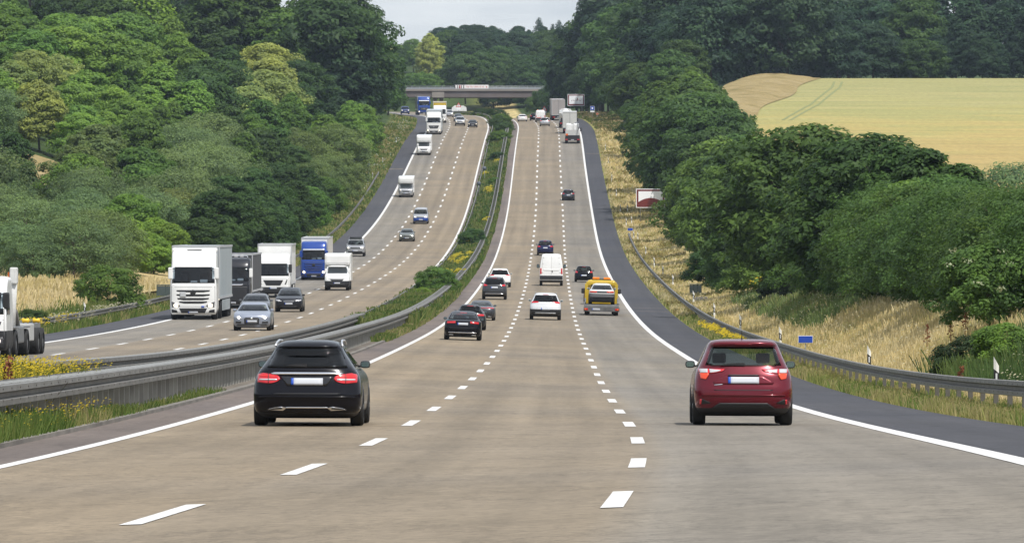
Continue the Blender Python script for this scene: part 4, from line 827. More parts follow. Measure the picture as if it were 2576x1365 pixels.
obj('plate_recess', sh.patch('r', [(-.29, .865), (.29, .865), (.53, .74), (.50, .70), (-.50, .70), (-.53, .74)], .005, .02), P_RED, V)
obj('plate_lintel', sh.patch('r', [(-.27, .85), (.27, .85), (.25, .872), (-.25, .872)], .02, .02), BLK, V)
obj('tailgate_seam', sh.patch('r', [(-.50, .60), (.50, .60), (.51, .612), (-.51, .612)], .004, .01), BLK, V)
obj('model_badge', sh.patch('r', [(-.50, .685), (-.36, .69), (-.36, .712), (-.50, .708)], .012, .01, .03, .02), CHR, V)
obj('diffuser', sh.patch('r', [(-.56, .285), (.56, .285), (.41, .385), (-.41, .385)], .016, .03, .05, .03), BLK, V)
obj('bumper_crease', sh.patch('r', [(-.72, .515), (.72, .515), (.70, .53), (-.70, .53)], .02, .03, .05, .02), P_RED, V)
obj('spoiler', sh.patch('r', [(-.56, 1.365), (.56, 1.365), (.52, 1.43), (-.52, 1.43)], .10, .14, .06, .03), P_RED, V); obj('high_brake_lamp', sh.patch('r', rect(0, 1.385, .30, .02), .115, .02), mat('dark red lens', (.16, .005, .01), .2), V)
wp = MB(); ys = sh.surf(0, 1.05, 'r') - .04; wp.prism([(-.40, 1.04), (.02, 1.025), (.02, 1.07), (-.22, 1.065)], ys, ys+.03); obj('rear_wiper', wp, BLK, V)
q = MB(); q.tube([(-.01, -1.0, 1.47), (-.01, -1.02, 1.51)], .018, 8, r1=.012); q.tube([(-.01, -1.02, 1.51), (-.01, -1.1, 1.62)], .007, 6); obj('aerial', q, BLK, V)
place(V, 1866, 1068.5, wb, px=236, wref=1.62)

# ---- the other cars ahead: (name, label, kind, L, W, H, paint, u, v, px, lamp polygon, options)
def L4(x0, x1, z0, z1, sl=0.): return [(x0, z0+sl), (x1, z0), (x1, z1), (x0, z1-.0+sl)]
REAR = [
 ('saloon_car', 'black saloon with chrome bumper strip in the left lane, behind the coupe', 'sedan', 4.45, 1.80, 1.42, P_BLACK, 1163, 855, 92, L4(.36, .78, .80, .92, .01), dict(pz=.80, chrome=.37, exh=True), dict(zdark=.25, glr=GL), 60),
 ('estate_car', 'black estate car half hidden by the black saloon in the left lane', 'wagon', 4.6, 1.83, 1.47, P_CHAR, 1181, 829, 78, L4(.45, .83, .82, .93, .0), dict(pz=.72, chrome=.33), dict(zdark=.28, glr=GLP), 60),
 ('coupe_car', 'dark low coupe with a full width red lamp strip, left lane', 'coupe', 4.5, 1.85, 1.30, P_DGREY, 1209, 805, 66, L4(.40, .83, .78, .86, .02), dict(pz=.52, strip=.83, exh=True, high=False), dict(zdark=.22), 60),
 ('suv_car', 'dark grey SUV with chrome rear bumper strip, left lane', 'suv', 4.65, 1.83, 1.70, P_DGREY, 1243, 753, 61, [(.50, 1.06), (.82, 1.00), (.80, 1.18), (.62, 1.14)], dict(pz=.92, chrome=.45), dict(zdark=.50, glr=GLP), 60),
 ('crossover_car', 'white crossover seen just past the dark grey SUV', 'suv', 4.4, 1.85, 1.60, WHT, 1257, 722, 54, [(.45, 1.0), (.84, .98), (.84, 1.10), (.50, 1.06)], dict(pz=.62), dict(zdark=.45, glr=GLP), 60),
 ('suv_car', 'white SUV with black lower bumper and slim red lamps, middle lane', 'suv', 4.45, 1.86, 1.61, paint('pearl white', (.64, .65, .67), .1, .3), 1371, 804, 78, [(.42, 1.04), (.84, .985), (.86, 1.05), (.80, 1.10), (.44, 1.10)], dict(pz=.66, diff=.40, lip=1), dict(zdark=.62, glr=GLP), 60),
 ('hatchback', 'small black hatchback ahead of the recovery lorry, right lane', 'hatch', 3.9, 1.69, 1.48, P_BLACK, 1468, 709, 46, [(.55, .86), (.80, .84), (.80, 1.02), (.62, 1.0)], dict(pz=.62), dict(zdark=.0), 60),
 ('people_carrier', 'dark blue people carrier ahead of the white van', 'suv', 4.4, 1.80, 1.66, P_NAVY, 1371, 642, 41, [(.52, .92), (.84, .90), (.84, 1.08), (.58, 1.06)], dict(pz=.84), dict(zdark=.34), 60),
 ('hatchback', 'lone dark grey hatchback in the right lane, uphill', 'hatch', 4.2, 1.78, 1.52, P_DGREY, 1429, 504, 32, [(.52, .92), (.82, .90), (.82, 1.02), (.56, 1.02)], dict(pz=.75), dict(zdark=.3), 60),
 ('hatchback', 'silver hatchback in front of the white van with orange beacons', 'hatch', 4.2, 1.76, 1.55, P_SILV, 1370, 317.5, 25, [(.55, .9), (.82, .88), (.82, 1.06), (.6, 1.04)], dict(pz=.78), dict(zdark=.3), 60),
 ('coupe_car', 'white car at the top of the hill, left lane', 'sedan', 4.5, 1.84, 1.45, WHT, 1314, 306, 23, [(.42, .84), (.84, .83), (.84, .94), (.44, .93)], dict(pz=.7), dict(zdark=.35, glr=GLP), 60),
 ('hatchback', 'dark car mostly hidden by the white van with beacons', 'hatch', 4.1, 1.76, 1.5, P_BLACK, 1344, 304, 22, [(.55, .9), (.82, .88), (.82, 1.06), (.6, 1.04)], dict(pz=.78), dict(zdark=.3), 60),
 ('hatchback', 'red car just ahead of the recovery lorry, almost hidden', 'hatch', 4.1, 1.75, 1.5, P_RED, 1499, 765, 62, [(.55, .9), (.82, .88), (.82, 1.06), (.6, 1.04)], dict(pz=.78), dict(zdark=.3), 60)]
for nm, lb, kd, L_, W_, H_, pm, u, v, px, lp, ro, co, lo in REAR:
    ro = dict(ro); ro.pop('lip', None); V, sh, zb, zt, wb = car(nm, lb, kd, L_, W_, H_, pm, **co)
    rear_kit(V, sh, zb, W_/2, H_, lp, **ro); place(V, u, v, wb, px=px, wref=W_)
    if 'SUV' in lb: 
        for s in (-1, 1): q = MB(); q.tube([(s*.62, -1.3, H_-.05), (s*.62, -1.1, H_+.01), (s*.62, .3, H_+.01), (s*.62, .5, H_-.05)], .02, 6); obj('roof_rail', q, STEEL, V)

# ---- cars that come towards us
def headl(x0, x1, z0, z1, t=.5): return [(x0, z0), (x1, z0 + (z1-z0)*t*.6), (x1, z1), (x0 + .08, z0 + (z1-z0)*t)]
G1 = [(-.36, .34), (.36, .34), (.38, .60), (.30, .66), (-.30, .66), (-.38, .60)]
FRONT = [
 ('saloon_car', 'silver saloon with slanted white headlamps leading the oncoming traffic', 'sedan', 4.7, 1.84, 1.40, P_SBLUE, 635, 831, 93, headl(.46, .80, .60, .72), dict(grille=G1, lm=HLW, intake=[(-.78, .27), (.78, .27), (.72, .33), (-.72, .33)], pz=.46, fog=rect(.66, .42, .28, .09), badge=.62), {}),
 ('saloon_car', 'dark grey saloon close behind the leading silver saloon', 'sedan', 4.7, 1.82, 1.46, P_GREY, 642, 800, 77, headl(.46, .80, .62, .74), dict(grille=G1, pz=.45), {}),
 ('people_carrier', 'dark people carrier with chrome framed grille, oncoming middle lane', 'hatch', 4.6, 1.84, 1.60, P_CHAR, 727, 784, 69, headl(.44, .84, .70, .84), dict(grille=[(-.28, .62), (.28, .62), (.42, .80), (-.42, .80)], gm=BLK, intake=rect(0, .32, 1.1, .14), pz=.55, chromeg=True, lm=CLR), {}),
 ('saloon_car', 'grey saloon with lit headlamps alone in the oncoming fast lane', 'sedan', 4.6, 1.76, 1.45, P_OLIV, 1023, 607, 38, headl(.48, .82, .60, .74), dict(grille=rect(0, .66, .6, .12), lm=HLW, intake=rect(0, .34, 1.2, .12), pz=.42), {}),
 ('offroad_car', 'silver off-road car with black roof rack beside the dark shoulder', 'offroad', 4.7, 1.92, 1.82, P_SILV, 894, 645, 46, L4(.58, .88, .82, 1.02), dict(grille=rect(0, .92, 1.0, .16), intake=rect(0, .52, 1.5, .14), pz=.62), dict(zdark=.42)),
 ('minibus', 'minibus with silver upper half and blue bumper, oncoming middle lane', 'minivan', 4.9, 1.90, 1.95, P_SILV, 1058, 563, 38, L4(.50, .88, .80, .98), dict(grille=rect(0, .86, .9, .12), intake=rect(0, .42, 1.3, .12), pz=.56), dict(blue=1)),
 ('hatchback', 'white car beyond the lorry with the yellow roof', 'hatch', 4.2, 1.78, 1.5, P_SILV, 1129, 295, 22, headl(.5, .82, .68, .82), dict(grille=rect(0, .72, .7, .1), intake=rect(0, .36, 1.1, .12), pz=.5), {}),
 ('estate_car', 'dark blue-grey car just behind the silver van at the hilltop', 'hatch', 4.4, 1.8, 1.55, P_DGREY, 1152, 306, 22, headl(.5, .82, .68, .82), dict(grille=rect(0, .72, .7, .1), intake=rect(0, .36, 1.1, .12), pz=.5), {}),
 ('hatchback', 'silver compact van, third car from the top of the oncoming lanes', 'suv', 4.3, 1.82, 1.75, P_SILV, 1157, 317, 25, headl(.5, .82, .78, .94), dict(grille=rect(0, .82, .7, .1), intake=rect(0, .40, 1.1, .14), pz=.56), dict(zdark=.52)),
 ('saloon_car', 'dark saloon in the oncoming fast lane near the hilltop bend', 'sedan', 4.6, 1.82, 1.45, P_CHAR, 1188.5, 321, 24, headl(.5, .82, .62, .76), dict(grille=rect(0, .66, .7, .1), intake=rect(0, .34, 1.1, .12), pz=.45), {}),
 ('pickup_car', 'blue pickup beside the trees at the far left of the hilltop', 'offroad', 4.9, 1.85, 1.75, paint('deep blue', (.012, .03, .15)), 1019, 288, 21, L4(.55, .86, .78, .96), dict(grille=rect(0, .86, .9, .14), intake=rect(0, .48, 1.3, .14), pz=.6), {})]
for nm, lb, kd, L_, W_, H_, pm, u, v, px, lp, fo, co in FRONT:
    co = dict(co); blue = co.pop('blue', 0)
    V, sh, zb, zt, wb = car(nm, lb, kd, L_, W_, H_, pm, **co)
    if blue: obj('bumper', sh.patch('f', [(-.93, .30), (.93, .30), (.94, .78), (-.94, .78)], .008, .03), P_BLUE, V)
    front_kit(V, sh, zb, W_/2, lp, **fo)
    if nm == 'offroad_car':
        q = MB()
        for s in (-1, 1): q.tube([(s*.62, -1.2, 1.9), (s*.62, .5, 1.9)], .03, 6); q.tube([(s*.62, .4, 1.78), (s*.62, .4, 1.9)], .025, 6)
        for yy_ in (-1, -.5, 0, .5): q.tube([(-.62, yy_, 1.9), (.62, yy_, 1.9)], .025, 6)
        q.box(-.6, .6, -1.1, .5, 1.93, 2.04, .03); obj('roof_rack', q, BLK, V)
    place(V, u, v, wb, True, px, W_, lo=1380 if nm == 'pickup_car' else 60)

# ---- vans and lorries
def cab_levels(yF, W, H, Lc, slope=.45, roof=1., zs=(1.85, 2.85)):
    h = W/2; a, b = zs; yr = yF - Lc
    return [(.28, .93*h, yr+.1, yF-.14), (.40, .975*h, yr, yF-.03), (.8, h, yr, yF), (1.3, h, yr, yF-.005), (a-.12, .995*h, yr, yF-.03), (a, .99*h, yr, yF-.06), (b, .965*h, yr, yF-.06-slope), (b+.1, .96*h, yr, yF-.10-slope), (b+(H-b)*.6, .955*h, yr, yF-.16-slope*1.35*roof), (b+(H-b)*.88, .93*h, yr, yF-.30-slope*1.6*roof), (H-.03, .87*h, yr, yF-.55-slope*1.8*roof), (H, .74*h, yr+.1, yF-.8-slope*1.8*roof)]
def truck_mirrors(V, sh, y, z, m, h=.62, reach=.16):
    for s in (-1, 1):
        x = sh.sidex(y, z); q = MB(); q.box(min(s*(x+reach), s*(x+reach+.24)), max(s*(x+reach), s*(x+reach+.24)), y-.1, y+.1, z-h/2, z+h/2, .06); o = obj('wing_mirror', q, m, V)
        a = MB(); a.tube([(s*(x-.03), y-.05, z+h*.35), (s*(x+reach+.1), y, z+h*.42)], .025, 6); a.tube([(s*(x-.03), y-.05, z-h*.38), (s*(x+reach+.1), y, z-h*.36)], .025, 6); obj('mirror_arm', a, BLK, o)
def axle(V, y, W, r=.5, dual=False):
    for s in (-1, 1): wheel(V, s*(W/2 - (.24 if dual else .17)), y, r, .5 if dual else .32, rim=STEEL)
SWHT = mat('paper', (.6, .62, .65), .8)
def lorry(nm, lb, pm, u, v, px, W=2.5, Lt=16., Hc=3.75, zs=(1.95, 2.82), box=None, boxm=WHT, grille='bars', vis=None, gm=BLK, deflect=False, mm=None, lm=HLT, dark=.0, bar=False, smin=.88, badge=True, plate_z=.38, slope=.42, Lc=2.3, yaw=0., place_kw={}, trim=None, low=None, front_axle=1.35):
    V = thing(nm, lb, 'lorry'); yF = Lt/2; sh = Shell(cab_levels(yF, W, Hc, Lc, slope, zs=zs), .08, 8, .28, 3.6); a, b = zs; h = W/2
    fp = [(-.90*h, a+.02), (.90*h, a+.02), (.86*h, b-.02), (-.86*h, b-.02)]
    hole = lambda x, y, z, rg: (rg == 'f' and inpoly(x, z, [(q[0]*.97, q[1]) for q in fp])) or (rg == 's' and a+.02 < z < b-.1 and yF-1.25 < y < yF-.32)
    obj('cab', sh.mesh(17, 10, .08, hole, lambda x, y, z, rg: 1 if z < dark else 0), [pm, BLK], V)
    obj('windscreen', sh.patch('f', fp, .016, 0., .15, .12), GLT, V)
    for s in (-1, 1): obj('side_window', sh.patch('s', [(yF-1.3, a), (yF-.3, a), (yF-.45, b-.06), (yF-1.3, b-.06)], .01, 0, .2, .2, s), GLT, V)
    sm = mat('panel gap', (.16, .16, .165), .7)
    for z in (a-.2, .70): obj('panel_seam', sh.patch('f', rect(0, z, 1.86*h, .016), .004, .01, .2, .02), sm, V)
    for s in (-1, 1):
        obj('panel_seam', sh.patch('f', [(s*.93*h, .75), (s*.945*h, .75), (s*.93*h, b-.1), (s*.915*h, b-.1)], .004, .01, .02, .2), sm, V)
        obj('door_seam', sh.patch('s', [(yF-1.45, .7), (yF-1.43, .7), (yF-1.43, b), (yF-1.45, b)], .004, .01, .02, .2, s), sm, V); obj('door_seam', sh.patch('s', [(yF-.3, .7), (yF-.28, .7), (yF-.28, a), (yF-.3, a)], .004, .01, .02, .2, s), sm, V)
    q = MB(); q.box(-h*.9, h*.9, yF-.75, yF-.35, a-.3, a-.02, .04); obj('dashboard', q, DARK, V)
    q = MB(); q.box(-h*.92, h*.92, yF-Lc+.1, yF-Lc+.16, .9, Hc-.35); obj('cab_rear_wall', q, mat('cab lining', (.17, .18, .19), .9), V)
    if Lt > 12: q = MB(); q.box(-.75, -.35, yF-.40, yF-.36, a-.02, a+.2); q.box(-.2, .15, yF-.40, yF-.37, a-.02, a+.14); obj('paper_sheet', q, SWHT, V)
    for s in (-.55, .55): q = MB(); q.box(s-.25, s+.25, yF-1.5, yF-1.35, 1.2, a+.55, .06); obj('seat', q, DARK, V)
    q = MB(); wx = .62*h; q.box(-wx, wx*.15, yF-.12, yF-.08, a-.02, a+.05); obj('wiper', q, BLK, V)
    if vis: obj('sun_visor', sh.patch('f', [(-.84*h, b), (.84*h, b), (.82*h, b+.16), (-.82*h, b+.16)], .12, .12, .12, .05), vis, V)
    if grille == 'bars':
        for k, (z, w_) in enumerate(((1.52, .74), (1.30, .74), (1.10, .70), (.92, .62))):
            obj('grille_slot', sh.patch('f', [(-w_*h, z), (-w_*h*.6, z-.05), (w_*h*.6, z-.05), (w_*h, z), (w_*h*.95, z+.07), (-w_*h*.95, z+.07)], .008, .03), gm, V)
        if badge: obj('emblem', sh.patch('f', disc(0, 1.46, .15), .03, .02, .05, .05), mat('dark emblem', (.04, .04, .042), .35, .5), V)
        lp = [(.52*h, .72), (.90*h, .66), (.92*h, .98), (.62*h, .82)]
    elif grille == 'mask':
        obj('grille', sh.patch('f', [(-.42*h, .92), (.42*h, .92), (.60*h, 1.32), (-.60*h, 1.32)], .012, .03), BLK, V)
        for s in (-1, 1): obj('cab_slot', sh.patch('f', [(s*.68*h, 1.0), (s*.76*h, 1.0), (s*.86*h, 1.36), (s*.80*h, 1.36)], .012, .03), BLK, V)
        lp = [(.52*h, .56), (.88*h, .56), (.90*h, .78), (.60*h, .76)]
    elif grille == 'oval':
        obj('grille', sh.patch('f', [(-.50*h, .98), (.50*h, .98), (.70*h, 1.42), (.66*h, 1.50), (-.66*h, 1.50), (-.70*h, 1.42)], .012, .03), gm, V)
        for z in (1.1, 1.22, 1.34): obj('grille_bar', sh.patch('f', rect(0, z, .95*h, .03), .02, .01), STEEL, V)
        if badge: obj('emblem', sh.patch('f', disc(0, 1.28, .14), .03, .02, .05, .05), STEEL, V)
        lp = [(.60*h, .62), (.92*h, .62), (.92*h, .86), (.62*h, .82)]
    else:
        obj('grille', sh.patch('f', [(-.8*h, .55), (.8*h, .55), (.84*h, 1.5), (-.84*h, 1.5)], .012, .03), BLK, V); obj('chrome_strip', sh.patch('f', [(-.5*h, 1.56), (.5*h, 1.56), (.62*h, 1.66), (-.62*h, 1.66)], .02, .02), CHR, V); lp = [(.60*h, .62), (.92*h, .62), (.92*h, .84), (.62*h, .80)]
    for p in (lp, mir(lp)):
        o = obj('headlamp', sh.patch('f', p, .014, .03, .06, .05), mat('lamp housing', (.09, .09, .095), .3), V); cx = sum(t[0] for t in p)/4; cz = sum(t[1] for t in p)/4
        obj('lit_bulb', sh.patch('f', disc(cx, cz-.03, .13), .022, .01, .06, .06), lm, o)
    if low is None: obj('air_intake', sh.patch('f', [(-.50*h, .36), (.50*h, .36), (.60*h, .62), (-.60*h, .62)], .012, .03), BLK, V)
    lamps(V, sh, 'f', [(.66*h, .38), (.92*h, .38), (.92*h, .56), (.70*h, .52)], BLK, 'step_recess')
    plate(V, sh, 'f', 0, plate_z)
    if deflect:
        q = MB(); q.box(-h*.97, h*.97, yF-Lc-.05, yF-.95-slope, Hc-.12, Hc+.12, .08); obj('roof_deflector', q, pm, V); q = MB(); q.box(-.38, .38, yF-1.35-slope, yF-.9-slope+.03, Hc-.1, Hc+.02); obj('hatch_window', q, BLK, V)
    if bar:
        q = MB(); q.tube([(-h*.8, yF-.9-slope, Hc+.12), (h*.8, yF-.9-slope, Hc+.12)], .04, 8); q.tube([(-h*.8, yF-.9-slope, Hc-.1), (-h*.8, yF-.9-slope, Hc+.12)], .03, 6); q.tube([(h*.8, yF-.9-slope, Hc-.1), (h*.8, yF-.9-slope, Hc+.12)], .03, 6); o = obj('lamp_bar', q, CHR, V)
        for x in (-.6, -.2, .2, .6): q = MB(); q.box(x-.12, x+.12, yF-.88-slope, yF-.82-slope, Hc+.03, Hc+.22, .03); obj('spot_lamp', q, CLR, o)
    truck_mirrors(V, sh, yF-.35, (a+b)/2+.1, mm or pm)
    axle(V, yF-front_axle, W); q = MB(); q.box(-.45, .45, -Lt/2+.3, yF-1., .55, .95); obj('chassis', q, UND, V)
    if box:
        L_, w_, z0, z1 = box; y1 = yF - Lc - .35; y0 = y1 - L_
        q = MB(); q.box(-w_/2, w_/2, y0, y1, z0, z1, .05); o = obj('trailer_box', q, boxm, V)
        q = MB()
        for s in (-1, 1): q.box(s*(w_/2)-.03, s*(w_/2)+.03, y0, y1+.02, z1-.1, z1+.02); q.box(s*(w_/2)-.03, s*(w_/2)+.03, y0, y1+.02, z0-.03, z0+.1); q.box(s*(w_/2)-.035, s*(w_/2)+.035, y1-.06, y1+.03, z0, z1)
        q.box(-w_/2, w_/2, y1-.05, y1+.03, z1-.1, z1+.02); obj('box_frame', q, trim or mat('grey trim', (.42, .43, .44), .5), o)
        for s in (-1, 1): q = MB(); q.box(s*w_/2-.02, s*w_/2+.02, y0+2.6, y1-3.2, .42, z0-.1); obj('side_skirt', q, boxm, V)
        if L_ > 9:
            axle(V, yF-5.0, W, .5, True)
            for k in range(3): axle(V, y0+1.6+1.3*k, W, .48, True)
        else: axle(V, y0+1.7, W, .5, True)
    if u is not None: place(V, u, v, 2*(yF-front_axle), True, px, W, smin=smin, yaw=yaw, **place_kw)
    return V, sh
GREYBOX = mat('grey trailer', (.36, .40, .42), .45, var=.08, vscale=.4)
V, sh = lorry('articulated_lorry', 'white high-cab articulated lorry with grey trailer, first of the lorry queue', WHT, 489, 803, 117, box=(13.4, 2.52, 1.1, 3.95), boxm=GREYBOX, deflect=True, Hc=3.72)
obj('number_board', sh.patch('f', rect(.55, 1.35, .32, .26), .03, .02), mat('grey board', (.45, .46, .47), .5), V); obj('blue_sticker', sh.patch('f', rect(-.52, .70, .16, .08), .03, .01), PLB, V)
lorry('articulated_lorry', 'black lorry with lamp bar and white mirrors behind the grey trailer', P_CHAR, 586, 775, 92, box=(13.4, 2.5, 1.1, 3.7), boxm=mat('dark curtain', (.06, .06, .065), .6), grille='plain', bar=True, mm=WHT, Hc=3.45, zs=(1.85, 2.8))
lorry('box_lorry', 'white box lorry with dark grille mask between the black and blue lorries', WHT, 689, 748, 84, Lt=10.5, box=(7.6, 2.5, 1.0, 3.98), grille='mask', Hc=3.28, zs=(1.62, 2.55), dark=.82, mm=BLK, lm=CLR, plate_z=.72, low=1)
lorry('articulated_lorry', 'blue lorry with white trailer and silver visor beside the dark shoulder', P_BLUE, 790, 704, 66, box=(13.4, 2.52, 1.1, 4.0), boxm=WHT, vis=CHR, Hc=3.7, gm=mat('deep blue', (.004, .012, .07), .4))
lorry('articulated_lorry', 'white lorry with black oval grille high on the hill, right of the shoulder', WHT, 1091, 338, 37.5, box=(13.4, 2.52, 1.1, 3.95), boxm=GREYBOX, grille='oval', Hc=3.75, smin=.84)
lorry('box_lorry', 'lorry with a yellow roof panel behind the white oval-grille lorry', WHT, 1106, 309, 33, Lt=11, box=(8, 2.5, 1., 3.9), boxm=P_YEL, grille='mask', Hc=3.3, zs=(1.65, 2.6), smin=.84)
lorry('articulated_lorry', 'blue lorry with dark trailer coming out from under the bridge', P_BLUE, 1066, 290, 31, box=(13.4, 2.52, 1.1, 3.8), boxm=mat('dark green curtain', (.05, .06, .055), .7), vis=WHT, grille='oval', Hc=3.75, smin=.84)
# small white box van, two motorhomes: short nosed cabs
def nose_cab(nm, lb, cat, pm, u, v, px, W, Lt, H, zs, box, boxm=WHT, dark=.62, alcove=None, lampz=(1.02, 1.2), gz=(.78, .98), low=BLK):
    V = thing(nm, lb, cat); yF = Lt/2; h = W/2; a, b = zs; Lc = 2.6
    lv = [(.25, .88*h, yF-Lc, yF-.2), (.36, .96*h, yF-Lc, yF-.05), (.6, .99*h, yF-Lc, yF), (.9, .99*h, yF-Lc, yF-.03), (lampz[1], .97*h, yF-Lc, yF-.22), (a-.06, .94*h, yF-Lc, yF-.75), (a, .93*h, yF-Lc, yF-.9), (b, .84*h, yF-Lc, yF-1.45), (b+.12, .78*h, yF-Lc, yF-1.65), (b+.2, .55*h, yF-Lc, yF-1.9)]
    sh = Shell(lv, .1, 8, .45, 3.); fp = [(-.86*float(sh.W(a)), a), (.86*float(sh.W(a)), a), (.88*float(sh.W(b)), b), (-.88*float(sh.W(b)), b)]
    hole = lambda x, y, z, rg: (rg == 'f' and inpoly(x, z, [(q[0]*.97, q[1]) for q in fp])) or (rg == 's' and a < z < b-.04 and yF-2.2 < y < yF-1.35)
    obj('cab', sh.mesh(17, 8, .06, hole, lambda x, y, z, rg: 1 if z < dark else 0), [pm, low], V); obj('windscreen', sh.patch('f', fp, .016, 0, .12, .1), GLT, V)
    q = MB(); q.box(-h*.8, h*.8, yF-1.5, yF-1.1, a-.3, a+.02, .04); obj('dashboard', q, DARK, V); q = MB(); q.box(-h*.85, h*.85, yF-Lc+.1, yF-Lc+.15, .8, b); obj('cab_rear_wall', q, mat('cab lining', (.17, .18, .19), .9), V)
    front_kit(V, sh, a, h, [(.56*h, lampz[0]-.06), (.90*h, lampz[0]), (.88*h, lampz[1]), (.62*h, lampz[0]+.06)], [(-.42*h, gz[0]), (.42*h, gz[0]), (.56*h, gz[1]), (-.56*h, gz[1])], intake=rect(0, .48, h*1.2, .13), pz=.62)
    truck_mirrors(V, sh, yF-1.25, a+.22, BLK if alcove is None else pm, .34, .06)
    L_, w_, z0, z1 = box; y1 = yF - Lc + .25; q = MB(); q.box(-w_/2, w_/2, y1-L_, y1, z0, z1, .08); o = obj('body_box', q, boxm, V)
    if alcove == 'van': q = MB(); q.box(-w_/2*.985, w_/2*.985, y1-.1, y1+.85, b+.12, z1-.02, .22); obj('roof_fairing', q, boxm, V)
    elif alcove: q = MB(); q.box(-w_/2*.99, w_/2*.99, y1-.1, y1+1.25, b+.02, z1+.02, .3); obj('alcove', q, boxm, V)
    for y in (yF-.95, y1-L_+1.3): axle(V, y, W, .36)
    place(V, u, v, 2*(yF-.95), True, px, w_, smin=.88); return V
nose_cab('box_van', 'small white box van overtaking the blue lorry', 'van', WHT, 848, 730, 66, 2.1, 6.9, 3.1, (1.42, 1.98), (4.2, 2.2, .75, 3.08), alcove='van', dark=.80)
nose_cab('motorhome', 'nearer white motorhome with sleeping alcove on the edge line', 'motorhome', P_SILV, 1021, 496, 40, 2.05, 6.8, 2.9, (1.30, 1.88), (4.4, 2.28, .6, 2.86), alcove='mh', dark=.3)
nose_cab('motorhome', 'farther white motorhome with sleeping alcove, higher up the hill', 'motorhome', WHT, 1066, 390, 38, 2.05, 6.8, 2.9, (1.30, 1.88), (4.4, 2.28, .6, 2.86), alcove='mh', dark=.3)

# ---- white panel van ahead
def panel_van(lb, u, v, px, W=2.0, H=2.7, L=6.2, beacons=False, lo=60, stripes=False):
    V = thing('panel_van', lb, 'van'); h = W/2; sh = Shell([(.30, .86*h, -L/2+.25, L/2-.3), (.42, .97*h, -L/2+.02, L/2-.05), (.7, h, -L/2, L/2), (1.1, h, -L/2+.01, L/2-.1), (1.35, .99*h, -L/2+.02, L/2-.9), (1.8, .95*h, -L/2+.05, L/2-1.3), (2.3, .86*h, -L/2+.11, L/2-1.8), (H-.12, .80*h, -L/2+.15, L/2-2.1), (H-.03, .72*h, -L/2+.22, L/2-2.3), (H, .5*h, -L/2+.5, L/2-2.6)], .14, 6, .4, 3)
    obj('body', sh.mesh(17, 9, .08, None, lambda x, y, z, rg: 1 if z < .52 else 0), [WHT, BLK], V)
    obj('windscreen', sh.patch('f', [(-.84*h, 1.4), (.84*h, 1.4), (.8*h, 2.1), (-.8*h, 2.1)], .015, 0), GLP, V)
    for s in (-1, 1): obj('side_window', sh.patch('s', [(L/2-2.2, 1.4), (L/2-1.5, 1.4), (L/2-1.9, 2.05), (L/2-2.2, 2.05)], .01, 0, .2, .2, s), GLP, V)
    obj('bumper', sh.patch('r', [(-.97*h, .55), (.97*h, .55), (.97*h, .88), (-.97*h, .88)], .03, .05), BLK, V)
    lamps(V, sh, 'r', [(.82*h, 1.02), (.965*h, 1.02), (.935*h, 1.50), (.83*h, 1.50)], RED, 'tail_lamp')
    obj('door_seam', sh.patch('r', rect(0, 1.75, .018, 1.6), .004, .01, .01, .1), mat('seam', (.25, .25, .25), .8), V)
    obj('door_seam', sh.patch('r', [(-.80*h, 1.50), (-.78*h, 1.50), (-.70*h, 2.5), (-.715*h, 2.5)], .004, .01, .01, .1), mat('seam', (.25, .25, .25), .8), V)
    for s in (-1, 1):
        for z in (1.15, 1.9, 2.4): obj('hinge', sh.patch('r', rect(s*.76*h*(1-.1*(z-1)), z, .09, .05), .02, .01), mat('hinge grey', (.5, .5, .5), .5), V)
    obj('door_panel', sh.patch('r', [(-.62*h, 1.30), (.62*h, 1.30), (.72*h, 1.42), (-.72*h, 1.42)], .012, .02), WHT, V); obj('door_handle', sh.patch('r', rect(.08, 1.22, .07, .16), .02, .02), BLK, V)
    plate(V, sh, 'r', -.42, .80); mirror(V, sh, L/2-1.7, 1.62, .22, .34, BLK, .06)
    if stripes: obj('hazard_band', sh.patch('r', rect(0, .95, 1.5*h, .14), .012, .01), mat('red white band', (.6, .08, .07), .4), V)
    if beacons:
        for s in (-1, 1): q = MB(); q.lathe_x([(0, .001), (0, .07), (.14, .07), (.16, .05), (.16, .001)], 0, 0, 0, 12); q.v = [(s*.55 + y, -L/2+1. + z, H-.05 + x) for x, y, z in q.v]; obj('beacon', q, mat('amber beacon', (.85, .22, .01), .3, emit=.3), V)
    for s in (-1, 1):
        for y in (-L/2+1.15, L/2-1.0): wheel(V, s*(h-.13), y, .36, .24)
    place(V, u, v, L-2.2, False, px, W, smin=.86, lo=lo)
panel_van('white panel van with dark bumper and twin rear doors, middle lane', 1386, 718.5, 59)
panel_van('white high-roof van with two orange beacons at the hilltop', 1359, 308, 24.5, 2.0, 2.5, 5.8, True, stripes=True)

